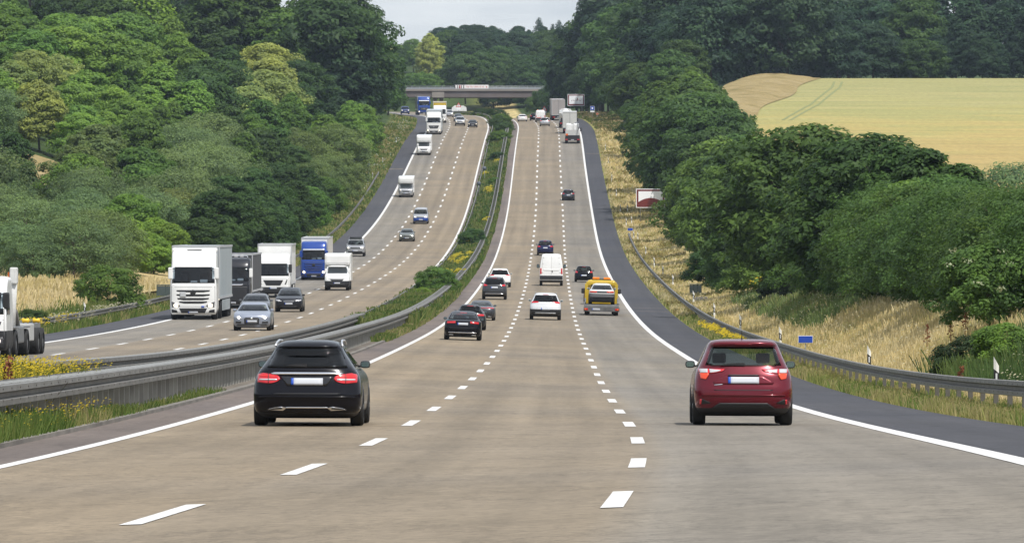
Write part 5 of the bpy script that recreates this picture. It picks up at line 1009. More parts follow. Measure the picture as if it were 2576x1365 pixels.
# ---- yellow recovery lorry with a car on its bed
V = thing('recovery_lorry', 'yellow recovery lorry with orange light bar carrying a light-coloured saloon', 'lorry'); yb = -3.6
q = MB(); q.box(-1.12, 1.12, yb, 1.3, .56, .70, .02); obj('loading_bed', q, STEEL, V)
q = MB(); q.box(-1.16, 1.16, yb-.04, yb+.06, .26, .56, .02); t = obj('tail_board', q, mat('worn steel', (.13, .13, .13), .55, .3, var=.25), V)
for s in (-1, 1):
    q = MB(); q.box(s*1.0-.12, s*1.0+.12, yb-.09, yb-.04, .34, .47, .02); o = obj('tail_lamp', q, RED, V); q = MB(); q.box(s*1.05-.05, s*1.05+.05, yb-.10, yb-.091, .36, .45); obj('indicator_lens', q, ORA, o)
    q = MB(); q.box(s*1.12-.03, s*1.12+.03, yb+.2, 1.2, .70, .80); obj('bed_rail', q, STEEL, V)
q = MB(); q.box(-.62, -.10, yb-.065, yb-.05, .36, .475); o = obj('number_plate', q, PLW, V); q = MB(); q.box(-.62, -.57, yb-.07, yb-.066, .36, .475); obj('blue_band', q, PLB, o)
cl = Shell([(.5, 1.0, 1.5, 3.9), (1.2, 1.04, 1.45, 3.95), (1.5, 1.0, 1.45, 3.75), (2.1, .93, 1.5, 3.3), (2.22, .85, 1.55, 3.0), (2.27, .6, 1.7, 2.8)], .1, 7, .3, 3)
obj('cab', cl.mesh(15, 7, .1), P_YEL, V); obj('rear_cab_window', cl.patch('r', [(-.7, 1.5), (.7, 1.5), (.66, 1.95), (-.66, 1.95)], .02, .02), GLP, V)
for s in (-1, 1):
    q = MB(); q.box(s*.98-.10, s*.98+.10, 1.25, 1.42, .7, 2.0, .03); obj('headboard_post', q, P_YEL, V)
q = MB(); q.box(-1.0, 1.0, 1.25, 1.38, 1.95, 2.12, .03); obj('headboard', q, P_YEL, V)
q = MB(); q.box(-.62, .62, 1.6, 1.85, 2.25, 2.32, .02); o = obj('light_bar', q, BLK, V)
for s in (-1, 1): q = MB(); q.box(s*.36-.22, s*.36+.22, 1.58, 1.87, 2.30, 2.42, .03); obj('amber_lamp', q, mat('amber beacon', (.85, .22, .01)), o)
q = MB(); q.box(-.5, .5, yb+.1, 3.6, .36, .54); obj('chassis', q, UND, V); truck_mirrors(V, cl, 3.1, 1.5, BLK, .34, .06)
for s in (-1, 1):
    q = MB(); q.tube([(s*1.05, yb+1.5, .75), (s*1.05, yb+2.3, 1.05)], .05, 6); obj('lifting_strut', q, STEEL, V)
axle(V, yb+.95, 2.2, .37); axle(V, 2.9, 2.1, .37)
Yt, dt = place(V, 1512, 793, 2*2.65, False, 90, 2.32)
car_on = car('saloon_car', 'light saloon with dark bumper and orange-red lamps riding on the recovery lorry', 'sedan', 4.35, 1.66, 1.36, mat('pale paint', (.58, .58, .57), .35, coat=.5), zdark=.70, wb=2.5, rw=[(-.66, .97), (.66, .97), (.56, 1.22), (-.56, 1.22)])
V2, sh = car_on[0], car_on[1]
for s in (-1, 1):
    o = obj('tail_lamp', sh.patch('r', [(s*.32, .76), (s*.79, .76), (s*.79, .87), (s*.32, .87)], .014, .03), RED, V2); obj('indicator_lens', sh.patch('r', [(s*.36, .825), (s*.79, .825), (s*.79, .868), (s*.36, .868)], .02, .01), ORA, o)
obj('dark_panel', sh.patch('r', rect(0, .81, .62, .11), .01, .02), BLK, V2); obj('bumper', sh.patch('r', [(-.8, .46), (.8, .46), (.81, .62), (-.81, .62)], .03, .05), mat('grey bumper', (.10, .10, .105), .6), V2)
bpy.context.view_layer.update(); M_ = V.matrix_world @ Matrix.Translation((0, -1.15, .71)); V2.matrix_world = M_

# ---- lorries ahead at the hilltop
def rear_box(nm, lb, u, v, px, W, z0, z1, Lt, m, seam=True, lo=60):
    V = thing(nm, lb, 'lorry'); q = MB(); q.box(-W/2, W/2, -Lt/2, Lt/2-2.6, z0, z1, .04); o = obj('trailer_box', q, m, V); y = -Lt/2
    q = MB()
    for s in (-1, 1): q.box(s*W/2-.05, s*W/2+.02 if s > 0 else s*W/2+.05, y-.03, y+.03, z0, z1)
    q.box(-W/2, W/2, y-.03, y+.02, z1-.1, z1+.01); q.box(-W/2, W/2, y-.03, y+.02, z0-.02, z0+.08); obj('door_frame', q, mat('grey trim', (.42, .43, .44)), o)
    if seam: q = MB(); q.box(-.03, .03, y-.035, y-.01, z0+.1, z1-.1); obj('door_seam', q, STEEL, o)
    q = MB(); q.box(-W/2+.1, W/2-.1, y+.02, y+.25, .45, .78, .02); b = obj('underrun_bar', q, BLK, V)
    for s in (-1, 1): q = MB(); q.box(s*.9-.2, s*.9+.2, y-.02, y+.02, .55, .7); obj('tail_lamp', q, RED, b)
    q = MB(); q.box(-.26, .26, y-.0, y+.015, .56, .68); obj('number_plate', q, PLW, V)
    h = 1.2; sh = Shell(cab_levels(Lt/2, 2.4, 3.2, 2.2, .4), .08, 8, .28, 3.6); obj('cab', sh.mesh(11, 6, .15), m, V); truck_mirrors(V, sh, Lt/2-.4, 2.3, BLK)
    for k in range(3 if Lt > 12 else 1): axle(V, y+1.3+1.3*k, W, .48, True)
    axle(V, Lt/2-1.3, 2.4); q = MB(); q.box(-.45, .45, y+.3, Lt/2-1, .6, .95); obj('chassis', q, UND, V); place(V, u, v, Lt-2.6, False, px, W, smin=.82, lo=lo); return V
rear_box('box_lorry', 'grey box lorry just ahead of the white crane lorry, uphill', 1433, 336, 35, 2.5, 1.0, 3.9, 10.5, mat('light grey box', (.52, .52, .50), .5, var=.08, vscale=.5))
rear_box('articulated_lorry', 'tall grey-brown box lorry overtaking below the far brown sign', 1404, 303, 33, 2.5, 1.0, 4.0, 16, mat('taupe box', (.36, .33, .32), .5, var=.1, vscale=.5))
V = thing('tanker_lorry', 'white rounded silo tanker between the two box lorries uphill', 'lorry'); q = MB(); n = 10
for i in range(3): 
    yc = -4 + i*3.2; q.lathe_x([(-1.9, .001), (-1.7, .7), (-1.2, 1.05), (0, 1.15), (1.2, 1.05), (1.7, .7), (1.9, .001)], 0, 0, 0, 16); 
    k = len(q.v)//(i+1); q.v[-k:] = [(y, x + yc, z + 2.35 + .12*(i == 0)) for x, y, z in q.v[-k:]]
obj('tank', q, WHT, V); q = MB(); q.box(-1.1, 1.1, -5.7, 7, .75, 1.1, .04); obj('chassis', q, UND, V)
q = MB(); q.lathe_x([(0, .001), (0, .3), (.06, .3), (.08, .2), (.08, .001)], 0, 0, 0, 12); q.v = [(y, -5.7 - x, z*.6 + 2.5) for x, y, z in q.v]; obj('manhole', q, STEEL, V)
for z, w_ in ((3.4, .9), (2.8, 1.25)): q = MB(); q.box(-w_, w_, -5.4, -5.2, z-.1, z+.1, .06); obj('ladder_platform', q, WHT, V)
for s in (-1, 1): q = MB(); q.box(s*.9-.2, s*.9+.2, -5.75, -5.7, .8, .95); obj('tail_lamp', q, RED, V)
for k in range(3): axle(V, -5+1.3*k, 2.5, .48, True)
sh = Shell([(z, w_, a-3, b-3) for z, w_, a, b in cab_levels(9, 2.4, 3.2, 2.2, .4)], .08, 8, .28, 3.6); obj('cab', sh.mesh(11, 6, .15), WHT, V); axle(V, 4.8, 2.4); place(V, 1423, 322, 10, False, 34, 2.5, smin=.82)
V = thing('crane_lorry', 'open flatbed lorry with white tanks and loader arm, last of the uphill lorry column', 'lorry'); q = MB(); q.box(-1.22, 1.22, -4, 1.6, .95, 1.12, .03); obj('flatbed', q, STEEL, V)
q = MB(); q.box(-1.22, 1.22, -4.03, -3.95, .50, 1.42, .02); b = obj('tail_board', q, BLK, V)
for s in (-1, 1):
    q = MB(); q.box(s*1.0-.2, s*1.0+.2, -4.07, -4.02, .62, .78); obj('tail_lamp', q, RED, b); q = MB(); q.box(s*.62-.5, s*.62+.5, -.8, .6, 2.0, 3.3, .25); obj('tank', q, WHT, V)
q = MB(); q.box(-1.15, -.75, -4.06, -4.02, 1.35, 1.7, .03); obj('warning_board', q, ORA, V)
q = MB(); q.box(-1.2, 1.2, -1.0, -.85, 1.12, 2.2, .03); obj('front_bulkhead', q, mat('light grey box', (.52, .52, .50)), V)
q = MB(); q.tube([(.3, .9, 1.1), (.3, .9, 3.1), (.55, .2, 3.4), (1.0, -1.0, 3.1), (1.05, -1.4, 2.3)], .11, 8); obj('loader_arm', q, STEEL, V); q = MB(); q.box(-.26, .26, -4.05, -4.03, .6, .72); obj('number_plate', q, PLW, V)
sh = Shell([(z, w_, a-.5, b-.5) for z, w_, a, b in cab_levels(4.6, 2.4, 3.0, 2.2, .4, zs=(1.7, 2.5))], .08, 8, .28, 3.6); obj('cab', sh.mesh(11, 6, .15), WHT, V); truck_mirrors(V, sh, 3.6, 2.1, BLK)
for y in (-2.9, -1.6): axle(V, y, 2.5, .48, True)
axle(V, 2.8, 2.4); q = MB(); q.box(-.45, .45, -3.8, 3.6, .55, .95); obj('chassis', q, UND, V); place(V, 1439.5, 361, 5.8, False, 37, 2.5, smin=.85)

# ---- white crane lorry at the left picture edge
V, sh = lorry('crane_lorry', 'white lorry with upright loader arm and bare chassis cut by the left picture edge', WHT, None, 0, 0, Lt=15.5, Hc=3.05, zs=(1.62, 2.45), grille='mask', dark=1.05, mm=BLK, lm=HLW, Lc=2.3)
yF = 7.75
q = MB(); q.tube([(-1.02, yF-3.6, .9), (-1.05, yF-3.6, 1.9), (-1.12, yF-3.5, 3.2)], .15, 8); q.box(-1.26, -.98, yF-3.75, yF-3.3, 2.75, 3.38, .06); obj('loader_arm', q, mat('dirty white', (.62, .62, .60), .5, var=.15), V)
q = MB(); q.tube([(-1.1, yF-3.9, 1.7), (-1.0, yF-5.6, 1.0)], .13, 8); obj('hydraulic_ram', q, GALV, V); q = MB(); q.box(-.97, -.91, yF-3.5, yF-3.4, 3.0, 3.2); obj('amber_marker', q, ORA, V)
for y in (yF-3.3, yF-6.9, yF-10.6, yF-12.0): axle(V, y, 2.5, .52, True)
for s in (-1, 1):
    for y in (yF-3.3, yF-6.9): q = MB(); q.box(s*1.0-.27, s*1.0+.27, y-.62, y+.62, 1.08, 1.14, .02); obj('mudguard', q, STEEL, V)
    q = MB(); q.box(s*.95-.25, s*.95+.25, yF-9.4, yF-8.0, .55, 1.2, .04); obj('tool_box', q, mat('grey box', (.45, .45, .44), .5), V); q = MB(); q.box(s*.98-.24, s*.98+.24, yF-6.0, yF-4.2, .5, 1.15, .08); obj('fuel_tank', q, STEEL, V)
q = MB(); q.box(-.75, .75, -7.6, 5.0, .95, 1.2, .03); obj('chassis_rail', q, STEEL, V)
for k in range(2): q = MB(); q.lathe_x([(-.15, .001), (-.15, .05), (-.1, .11), (.0, .07), (.1, .11), (.15, .05), (.15, .001)], -.95+.42*k, -4.5, 1.30, 10); obj('yellow_roller', q, mat('yellow plastic', (.75, .47, .02), .5), V)
Yc = 239.; x, y = plan(Yc, -19.15); V.location = (float(x), float(y), float(cross_z(Yc, -19.15))); V.rotation_euler = (0, 0, math.pi - math.atan(float(heading(Yc))) - R(1.9))

# ------------------------------------------------------------------ guard rails
WB = [(.0, .44), (.085, .455), (.09, .535), (-.005, .565), (-.005, .625), (.09, .655), (.085, .74), (.0, .75)]
def sweep(prof, d, Ys, sg, zfun):
    V_ = []; n = len(prof)
    for Y in Ys:
        for o, h in prof: x, y = plan(Y, d + sg*o); V_.append((float(x), float(y), float(zfun(Y, d)) + h))
    mb = MB(); mb.v = V_; N_ = len(Ys)
    for i in range(N_-1):
        for j in range(n-1): mb.f.append((i*n+j, i*n+j+1, (i+1)*n+j+1, (i+1)*n+j)); mb.m.append(0); mb.sm.append(False)
    return mb
POSTD = mat('dull weathered post', (.11, .105, .095), .7, .1)
POSTZ = mat('pale weathered post', (.32, .31, .28), .7, .0, var=.2, vscale=1.5)
def guard_rail(lb, d, Y0, Y1, sides, post=2., nindiv=60, grp='steel guard rails along the motorway', gap=.0, zfun=ground_z, postm=None):
    postm = postm or POSTD; x, y = plan(Y0, d); T = thing('guard_rail', lb, 'guard rail', group=grp); Ys = np.unique(np.r_[np.arange(Y0, min(Y1, 420), 3.), np.arange(min(Y1, 420), Y1, 6.), Y1])
    for sg in sides: obj('beam', sweep(WB + [(-.015, .75), (-.015, .44), (0, .44)], d + sg*(.10 + gap/2), Ys, sg, zfun), GALV, T)
    rest = MB(); sp = MB(); k = 0; Y = Y0 + .5; bolts = MB()
    while Y < Y1:
        x, y = plan(Y, d); x, y = float(x), float(y); z = float(zfun(Y, d)); m = MB() if k < nindiv else rest
        for ss in ((0,) if gap == 0 else (-1, 1)): m.box(x + ss*gap/2 - .05, x + ss*gap/2 + .05, y-.06, y+.06, z-.3, z+.70)
        if k < nindiv: obj('post', m, postm, T)
        if gap: sp.box(x-gap/2-.1, x+gap/2+.1, y-.30, y+.30, z+.72, z+.745)
        k += 1; Y += post if Y < 420 else post*2
    if rest.v: tag(obj('post', rest, postm, T), kind='stuff')
    if sp.v: tag(obj('spacer_plate', sp, mat('pale zinc', (.27, .27, .255), .55, .2, var=.2), T), kind='stuff')
    # bolt heads on the near beams
    Y = max(Y0, 60)
    while Y < min(Y1, 200):
        for sg in sides:
            for h in (.51, .68):
                x, y = plan(Y, d + sg*(.185 + gap/2)); z = float(zfun(Y, d)) + h; bolts.box(float(x)-.006, float(x)+.006, float(y)-.05, float(y)+.05, z-.014, z+.014)
        Y += 1.33
    if bolts.v: tag(obj('bolt', bolts, mat('rusty bolt', (.06, .05, .045), .7), T), kind='stuff')
    return T
guard_rail('long guard rail beside the dark hard shoulder, with posts in the grass', 11.5, 60, 742, (-1,), 4.)
guard_rail('double-sided guard rail of the median nearest our lanes', -5.75, 48, 1420, (1, -1), 1.33, 90, gap=.20, zfun=lambda Y, d: cross_z(Y, d) + .02, postm=POSTZ)
guard_rail('double-sided guard rail of the median nearest the oncoming lanes', -8.45, 118, 345, (1, -1), 1.6, 80, gap=.22, zfun=lambda Y, d: cross_z(Y, d) + .02)
guard_rail('single guard rail along the oncoming lanes from the big median bush uphill', -8.55, 345, 1560, (-1,), 3., 40, zfun=lambda Y, d: cross_z(Y, d) - .08)
guard_rail('guard rail beyond the oncoming lanes, below the grain field and wood', -24.9, 190, 970, (1,), 2.)
# gravel-grey strip of the near median shows worn slabs
ribbon('median_paving', 60, 420, np.linspace(-8.65, -5.1, 5), road_mat('worn paving', [(0, (.17, .145, .115)), (1, (.15, .13, .105))], .3), -.0)

# ------------------------------------------------------------------ delineator posts
def delin(label=None):
    V = thing('delineator_post', label or 'white delineator post with black band', 'marker post', group='white delineator posts behind the guard rails'); pts = [(-.06, 0), (0, .035), (.06, 0), (.03, -.045), (-.03, -.045)]
    def seg(z0, z1, m, nm, sl=0., k=1.):
        n = len(pts); mb = MB(); mb.v = [(x*k, -y*k, z0 + sl*x) for x, y in pts] + [(x*k, -y*k, z1 + sl*x*(1 if nm != 'cap' else 2)) for x, y in pts]
        mb.f = [tuple(range(n))[::-1], tuple(range(n, 2*n))] + [(i, (i+1) % n, (i+1) % n + n, i+n) for i in range(n)]; mb.m = [0]*len(mb.f); mb.sm = [False]*len(mb.f); return obj(nm, mb, m, V)
    W_ = mat('post white', (.74, .74, .72), .5); seg(-.2, .62, W_, 'shaft'); b = seg(.62, .90, BLK, 'black_band', -.9, 1.02); seg(.88, 1.12, W_, 'cap', -.9, 1.)
    q = MB(); q.box(-.02, .02, -.052, -.044, .67, .85); obj('reflector', q, mat('reflector glass', (.6, .62, .66), .2), b); return V
D0 = delin(); first = True
LBS = ['nearest and largest delineator post, at the right picture edge', 'delineator post in front of the pale tall grass', 'delineator post just left of the blank blue sign', 'delineator post straight above the red car', 'delineator post next after the one above the red car', 'delineator post right of the green culvert railing', 'delineator post by the culvert steps', 'delineator post left of the culvert steps']
ORD = ['', 'second', 'third', 'fourth', 'fifth', 'sixth', 'seventh', 'eighth', 'ninth', 'tenth', 'eleventh', 'twelfth']
def solveY(u, d, lo=90, hi=1400):
    Y = np.arange(lo, hi, .5); uu = CX + F*(fx(Y)+d)/Y; return float(Y[np.argmin(np.abs(uu-u))])
US = [2505, 2186, 1962, 1862, 1796, 1744, 1692, 1667, 1645, 1624, 1604, 1588, 1578]
for i, u in enumerate(US):
    d = 12.35; Y = solveY(u, d); x, y = plan(Y, d); lb = LBS[i] if i < len(LBS) else f"{ORD[i-7]} delineator post uphill from the culvert steps"
    loc = (float(x), float(y), float(ground_z(Y, d)) - .02)
    o = D0 if first else dup(D0, loc); first = False; o.location = loc; o['label'] = lb; o.rotation_euler = (0, 0, 0)
for i, (Y, d) in enumerate(((735, 11.9), (785, 11.6), (835, 11.4), (885, 11.4), (935, 11.3), (990, 11.3), (1040, 11.3))):
    x, y = plan(Y, d); dup(D0, (float(x), float(y), float(ground_z(Y, d)) - .02), (0, 0, 0), f"{ORD[i+1] if i else 'lowest'} delineator post above the far end of the guard rail")
for lb, Y, d in (('left delineator post before the low grain field', 322, -25.7), ('delineator post beneath the lone field bush', 372, -25.8), ('white post top on the left verge by the blue lorry', 655, -25.9), ('white post on the left verge above the rail', 712, -25.9), ('upper white post on the left verge', 1010, -25.2), ('left verge post at the end of the rail', 958, -25.4), ('topmost post of the left verge', 1090, -25)):
    x, y = plan(Y, d); dup(D0, (float(x), float(y), float(ground_z(Y, d)) - .02), (0, 0, math.pi if False else 0), lb, 'white delineator posts of the left verge')

# ------------------------------------------------------------------ signs
BROWN = mat('sign brown', (.15, .022, .018), .45); SWH = mat('sign white', (.84, .85, .88), .45); SBL = mat('sign blue', (.008, .055, .40), .4); SRD = mat('sign red', (.55, .03, .03), .4); POSTM = mat('zinc post', (.27, .28, .29), .5, .4); SBK = mat('sign back', (.085, .105, .13), .5)
def sign_board(V, w_, h, z0, m, nm='panel', y=0., t=.04, edge=SWH, ew=.06):
    q = MB(); q.box(-w_/2, w_/2, y, y+t, z0, z0+h, .01); o = obj(nm, q, edge, V); q = MB(); q.box(-w_/2+ew, w_/2-ew, y-.006, y+.001, z0+ew, z0+h-ew); obj('face', q, m, o); return o
def posts(V, xs, top, r=.04, y=.07):
    for x in xs: q = MB(); q.tube([(x, y, -.4), (x, y, top)], r, 8); obj('post', q, POSTM, V)
def stand(nm, lb, cat, Y, d, rz=0., group=None):
    x, y = plan(Y, d); return thing(nm, lb, cat, (float(x), float(y), float(ground_z(Y, d))), (0, 0, rz), group)
def brown_sign(lb, Y, d, w_, h, z0, hill, text=False):
    V = stand('tourist_sign', lb, 'road sign', Y, d); o = sign_board(V, w_, h, z0, BROWN, ew=.09); i_ = .32; q = MB(); q.box(-w_/2+i_, w_/2-i_, -.012, -.005, z0+i_, z0+h-i_); p = obj('white_field', q, SWH, o)
    hp = [(-w_/2+i_-.12, z0+.2)] + [(-w_/2+i_-.12 + (w_-2*i_+.24)*k/16, z0+i_+hill*(.35 + .65*math.sin(math.pi*k/16)**.8)) for k in range(17)] + [(w_/2-i_+.12, z0+.2)]
    q = MB(); q.prism(hp, -.02, -.013); obj('hill_picture', q, BROWN, o)
    if text:
        q = MB()
        for x in np.linspace(-.9, 1., 7): q.prism([(x-.1, z0+h*.42), (x+.05, z0+h*.42), (x+.12, z0+h*.55), (x+.02, z0+h*.5)], -.02, -.013)
        q.prism([(.2, z0+h*.5), (.5, z0+h*.5), (.42, z0+h*.72), (.3, z0+h*.66)], -.021, -.013); obj('drawing', q, BROWN, o)
    posts(V, (-w_*.35, w_*.35), z0+h*.9); return V
brown_sign('white tourist sign with brown frame and brown hill, half behind the trees', 800, 14.9, 3.75, 2.45, 1.75, .95)
brown_sign('distant tourist sign with brown frame and small drawing above the uphill lorries', 1330, 12.0, 3.6, 2.5, 2.4, .10, True)
V = stand('kilometre_sign', 'blank bright blue sign with pale edge on a post in the dry grass', 'road sign', 262, 12.9); sign_board(V, .62, .31, .62, SBL, ew=.015); posts(V, (0,), .9, .022)
V = stand('kilometre_sign', 'tiny blue sign above the delineators at the end of the rail', 'road sign', 735, 11.5); sign_board(V, .62, .31, 1.2, SBL, ew=.015); posts(V, (0,), 1.5, .03)
V = stand('service_sign', 'blue service sign with white plate beside the far brown sign', 'road sign', 1262, 12.0); sign_board(V, .85, .85, 2.0, SBL, ew=.03); sign_board(V, .9, .26, 1.62, SWH, 'sub_plate', ew=.02); posts(V, (0,), 2.8, .04)
q = MB(); q.prism([(-.13, 2.25), (.13, 2.25), (.16, 2.6), (-.16, 2.6)], -.012, -.006); obj('pictogram', q, SWH, V)
V = stand('service_sign', 'orange marker board beside the blue service sign', 'road sign', 1255, 12.8); sign_board(V, .5, .4, 1.2, mat('orange board', (.6, .16, .04), .5), ew=.02); posts(V, (0,), 1.5, .03)
for lb, Y, d in (('red triangular warning sign on the right verge behind the white van', 1432, 10.9), ('red triangular warning sign in the median in front of the white sheet', 1432, -8.9)):
    V = stand('warning_sign', lb, 'road sign', Y, d); z0 = 1.75; q = MB(); q.prism([(-.63, z0), (.63, z0), (0, z0+1.09)], 0, .04); o = obj('triangle', q, SRD, V); q = MB(); q.prism([(-.40, z0+.13), (.40, z0+.13), (0, z0+.82)], -.008, .001); obj('white_field', q, SWH, o)
    q = MB(); q.prism([(-.045, z0+.32), (.045, z0+.32), (.06, z0+.66), (-.06, z0+.66)], -.016, -.009); q.box(-.05, .05, -.016, -.009, z0+.19, z0+.28); obj('exclamation_mark', q, BLK, o); sign_board(V, .9, .55, 1.1, SWH, 'sub_plate', ew=.02); posts(V, (0,), 2.4, .04)
def back_sign(lb, Y, d, discs, h):
    V = stand('round_sign', lb, 'road sign', Y, d, group='round signs seen from behind'); posts(V, (0,), h, .035, .0)
    for z in discs: q = MB(); q.lathe_x([(0, .001), (0, .3), (.03, .3), (.03, .001)], 0, 0, 0, 18); q.v = [(y, x-.08, zz+z) for x, y, zz in q.v]; obj('disc', q, SBK, V)
back_sign('two round signs on a tall pole seen from behind, left verge', 668, -26.6, (2.0, 2.75), 3.1); back_sign('lower single round sign seen from behind on the left verge', 905, -26.3, (2.3,), 2.6); back_sign('upper single round sign seen from behind on the left verge', 955, -25.9, (2.3,), 2.6)
back_sign('lower round sign seen from behind in the median', 895, -8.3, (2.2,), 2.5); back_sign('upper round sign seen from behind in the median', 945, -8.0, (2.2,), 2.5)

# culvert railings and steps
def railing(lb, Y, d, L_, rz, h=1.05, m=None):
    V = stand('culvert_railing', lb, 'railing', Y, d, rz); m = m or mat('green grey railing', (.05, .075, .065), .6); q = MB(); q.tube([(-L_/2, 0, h), (L_/2, 0, h)], .04, 8); q.tube([(-L_/2, 0, .2), (L_/2, 0, .2)], .025, 6); obj('hand_rail', q, m, V)
    for x in np.linspace(-L_/2, L_/2, 4): q = MB(); q.box(x-.03, x+.03, -.03, .03, -.3, h); obj('post', q, m, V)
    q = MB(); q.box(-L_/2, L_/2, -.008, .008, .15, h-.06); obj('infill_panel', q, mat('mesh panel', (.055, .075, .07), .7, var=.3, vscale=6), V)
railing('small green culvert railing on the right bank above the steps', 478, 13.3, 3.2, R(-76)); railing('grey green railing behind the guard rail left of the white lorry', 458, -26.0, 9.5, R(82), 1.2)
V = stand('bank_steps', 'weathered grey steps on the bank behind the guard rail', 'steps', 450, 12.6)
for k in range(6): q = MB(); q.box(-.45+.12*k, .45+.12*k, 1.6*k-4, 1.6*k-2.7, -.2, .10+.1*k, .02); obj('step', q, mat('grey sleeper', (.16, .15, .135), .9, var=.3), V)
V = stand('tyre_scrap', 'shred of black tyre lying at the outer edge of the hard shoulder', 'debris', 131, 10.1); q = MB(); q.tube([(-.35, 0, .03), (-.1, .1, .05), (.2, .02, .04), (.42, .1, .06)], .05, 6); obj('tread_strip', q, TYR, V)
# dock stalks with rusty seed heads
k = 0
for u, Y, d, h in ((2330, 0, 14.6, 1.25), (2345, 0, 13.2, 1.0), (2390, 0, 15.0, 1.3), (2425, 0, 15.4, 1.35), (2415, 0, 12.6, .9), (230, 96, -6.05, 1.15)):
    Y = Y or solveY(u, d); V = stand('dock_plant', ['rust-brown dock stalk in the pale grass, leftmost of five', 'rust-brown dock stalk behind the guard rail, lower in the pale grass', 'rust-brown dock stalk at the edge of the dark green weeds', 'tall rust-brown dock stalk beside the elder bush', 'short dock stalk just behind the guard rail', 'rust-brown dock stalk among the yellow flowers at the median rail'][k], 'plant', Y, d, group='rusty dock stalks')
    r_ = np.random.default_rng(60+k); q = MB(); q.tube([(0, 0, 0), (.03, 0, h)], .012, 5); 
    for i in range(90): t = .5 + .5*r_.uniform(); a = r_.uniform(0, 6.28); rr_ = .065*(1.25-t)*2; p = np.array((.03*t + rr_*math.cos(a), rr_*math.sin(a), h*t)); e = r_.normal(0, .028, (3, 3)); q.add([p+e[0], p+e[1], p+e[2]], [(0,1,2)])
    obj('seed_head', q, mat('rust seed', (.17, .055, .022), .9), V); k += 1
# dark feathery weeds and an elder bush with white umbels by the right rail
for u, d, h, wd, tn, lb in ((2440, 13.8, 1.5, .95, (.035, .065, .028), 'dark green feathery weed clump behind the nearest guard rail'), (2530, 14.4, 1.6, 1.1, MD, 'mid green weed clump behind the last delineator post'), (1960, 16.6, 1.9, 1.0, (.06, .085, .045), 'grey green weed mound on the bank above the red car'), (2020, 17.3, 2.2, 1.1, (.05, .075, .04), 'grey green bush at the thicket foot above the blank blue sign'), (2490, 16.3, 3.0, .9, SFT, 'light green elder bush with white umbels near the picture edge'), (1790, 16.8, 1.6, 1.2, GRY_, 'low green weeds at the thicket foot above the culvert')):
    Y = solveY(u, d); x, y = plan(Y, d); plant_tree(dict(kind='shrub', x=float(x), y=float(y), z=float(ground_z(Y, d)), h=h, wide=wd, tone=tn), rr, 'weed_clump' if h < 2.9 else 'elder_bush', lb, 'shrub', None)
Y = solveY(2490, 16.); r_ = np.random.default_rng(77); x, y = plan(Y, 16.); q = MB()
for i in range(9):
    cx_, cy_, cz_ = float(x) + r_.normal(0, .8), float(y) - 1.2 + r_.normal(0, .3), float(ground_z(Y, 16.)) + r_.uniform(1.2, 2.9)
    for j in range(10): p = np.array((cx_, cy_, cz_)) + r_.normal(0, 1, 3)*np.array((.09, .05, .03)); e = r_.normal(0, .035, (3, 3)); q.add([p+e[0], p+e[1], p+e[2]], [(0,1,2)])
tag(obj('umbel_blossom', q, mat('cream umbel', (.36, .39, .24), .8)), kind='stuff')

# ------------------------------------------------------------------ bridge over the motorway, with its banner
YB = 1610.; zD = (CY-236.5)*YB/F
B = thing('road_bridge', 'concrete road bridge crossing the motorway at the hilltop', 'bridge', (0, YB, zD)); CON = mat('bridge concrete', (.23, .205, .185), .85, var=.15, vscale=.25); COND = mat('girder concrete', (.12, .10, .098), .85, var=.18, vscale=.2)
q = MB(); q.box(-62, 34, 0, 9, .74, 1.28, .03); q.v = [(x, y, z*(1)) for x, y, z in q.v]; obj('deck_fascia', q, CON, B)
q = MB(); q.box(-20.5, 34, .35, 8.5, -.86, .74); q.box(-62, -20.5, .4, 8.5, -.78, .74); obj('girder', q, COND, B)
q = MB(); q.box(-20.8, -17.6, .15, 8.8, -.95, .6, .05); obj('pier_head', q, CON, B)
for xx in (-20, -18.4): q = MB(); q.tube([(xx, 4, -8), (xx, 4, -.9)], .55, 12); obj('pier', q, CON, B)
q = MB(); q.box(6.3, 7.6, .5, 8.5, -8, -.4); q.box(-60, -58, .5, 8.5, -9, -.4); obj('abutment', q, CON, B)
rl = MB()
for z in (1.5, 1.75, 2.0): rl.tube([(-62, .15, z), (34, .15, z)], .045, 6)
RLM = mat('railing steel', (.36, .38, .40), .4, .5); obj('hand_rail', rl, RLM, B); q = MB()
for x in np.arange(-62, 34, 2.): q.box(x-.04, x+.04, .1, .2, 1.25, 2.0)
tag(obj('railing_post', q, RLM, B), kind='stuff')
q = MB(); q.box(-62, 34, 8.6, 8.75, 1.28, 1.9); obj('far_parapet', q, mat('far parapet', (.23, .26, .28), .6, .2), B)
def onbridge(u, v): return ((u-CX)*YB/F, (CY-v)*YB/F)
xa, za = onbridge(1168, 223.2); xb, zb_ = onbridge(1228.5, 213.6)
V = thing('banner', 'white cloth banner with red lettering hung on the bridge railing', 'banner', ((xa+xb)/2, YB-.02, za)); q = MB(); w_, h_ = xb-xa, zb_-za; nb = 12
top = [(-w_/2 + w_*i/nb, h_ - .05*abs(math.sin(i*1.7))) for i in range(nb+1)]; q.prism([(-w_/2, 0), (w_/2, 0)] + top[::-1], -.03, .01); o = obj('cloth', q, mat('banner cloth', (.72, .70, .70), .8), V)
q = MB(); r_ = random.Random(5); x = -w_/2 + .4
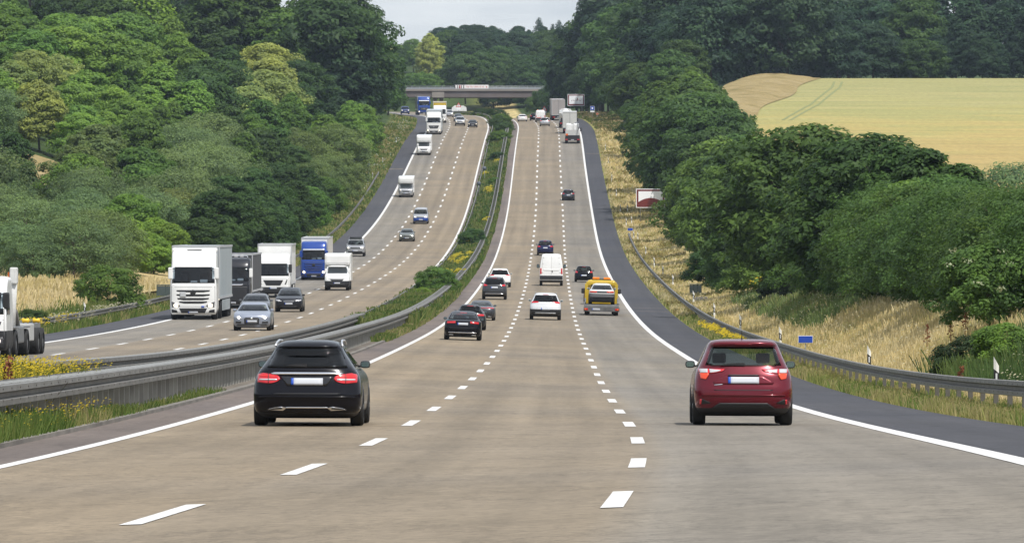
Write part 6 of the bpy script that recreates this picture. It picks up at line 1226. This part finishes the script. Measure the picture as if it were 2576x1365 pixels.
while x < w_/2 - 1.1:
    ww = r_.uniform(.10, .22); hh = r_.uniform(.30, .52); q.box(x, x+.07, -.037, -.031, .26, .26+hh)
    if r_.random() < .75: q.box(x+.07, x+ww, -.037, -.031, .26+hh*.4, .26+hh*.4+.07)
    if r_.random() < .6: q.box(x+.07, x+ww, -.037, -.031, .26, .33)
    x += ww + r_.choice((.08, .08, .08, .28))
q.prism([(w_/2-.75, .25), (w_/2-.3, .25), (w_/2-.5, .7)], -.037, -.031); obj('lettering', q, mat('faded red print', (.55, .12, .12), .7), o)
xa, za = onbridge(1143, 223.2); xb, zb_ = onbridge(1168, 213.6)
V = thing('banner', 'small black white and red striped cloth beside the white banner', 'banner', ((xa+xb)/2, YB-.02, za)); q = MB(); w2, h2 = xb-xa-.1, zb_-za; q.box(-w2/2, w2/2, -.03, .01, 0, h2-.05); o = obj('cloth', q, mat('banner cloth', (.72, .70, .70)), V)
for m_, xs in ((BLK, (-.46, -.22, -.03, .2, .42)), (SRD, (.06,))):
    q = MB()
    for x in xs: q.prism([((x-.05)*w2, .05), ((x+.04)*w2, .02), ((x+.03)*w2, h2-.1), ((x-.04)*w2, h2-.16)], -.038 - (.002 if m_ is SRD else 0), -.031)
    obj('dark_stripes' if m_ is BLK else 'red_stripe', q, m_, o)
xa, za = onbridge(1146, 274); V = stand('white_sheet', 'white tarpaulin heap on the bank behind the median warning sign', 'tarpaulin', 1470, -7.9)
q = MB(); r_ = np.random.default_rng(4); pts = [(-1.2, 0), (2.4, 0), (2.3, .9), (1.6, 1.3), (.6, 1.2), (-.4, 1.35), (-1.1, .8)]; q.prism([(x, z+1.1) for x, z in pts], -.4, .5); obj('sheet', q, mat('tarpaulin', (.72, .72, .72), .6, var=.1), V)

# ------------------------------------------------------------------ summer haze
hz = MB(); hz.box(-520, 520, -60, 2600, -12, 190)
hm = bpy.data.materials.new('summer haze'); hm.use_nodes = True; hn = hm.node_tree.nodes; hn.remove(hn['Principled BSDF']); pv = hn.new('ShaderNodeVolumePrincipled')
pv.inputs['Color'].default_value = (.62, .74, .92, 1); pv.inputs['Density'].default_value = .00006; pv.inputs['Anisotropy'].default_value = .2
hm.node_tree.links.new(pv.outputs[0], hn['Material Output'].inputs['Volume']); tag(obj('haze', hz, hm), kind='stuff')
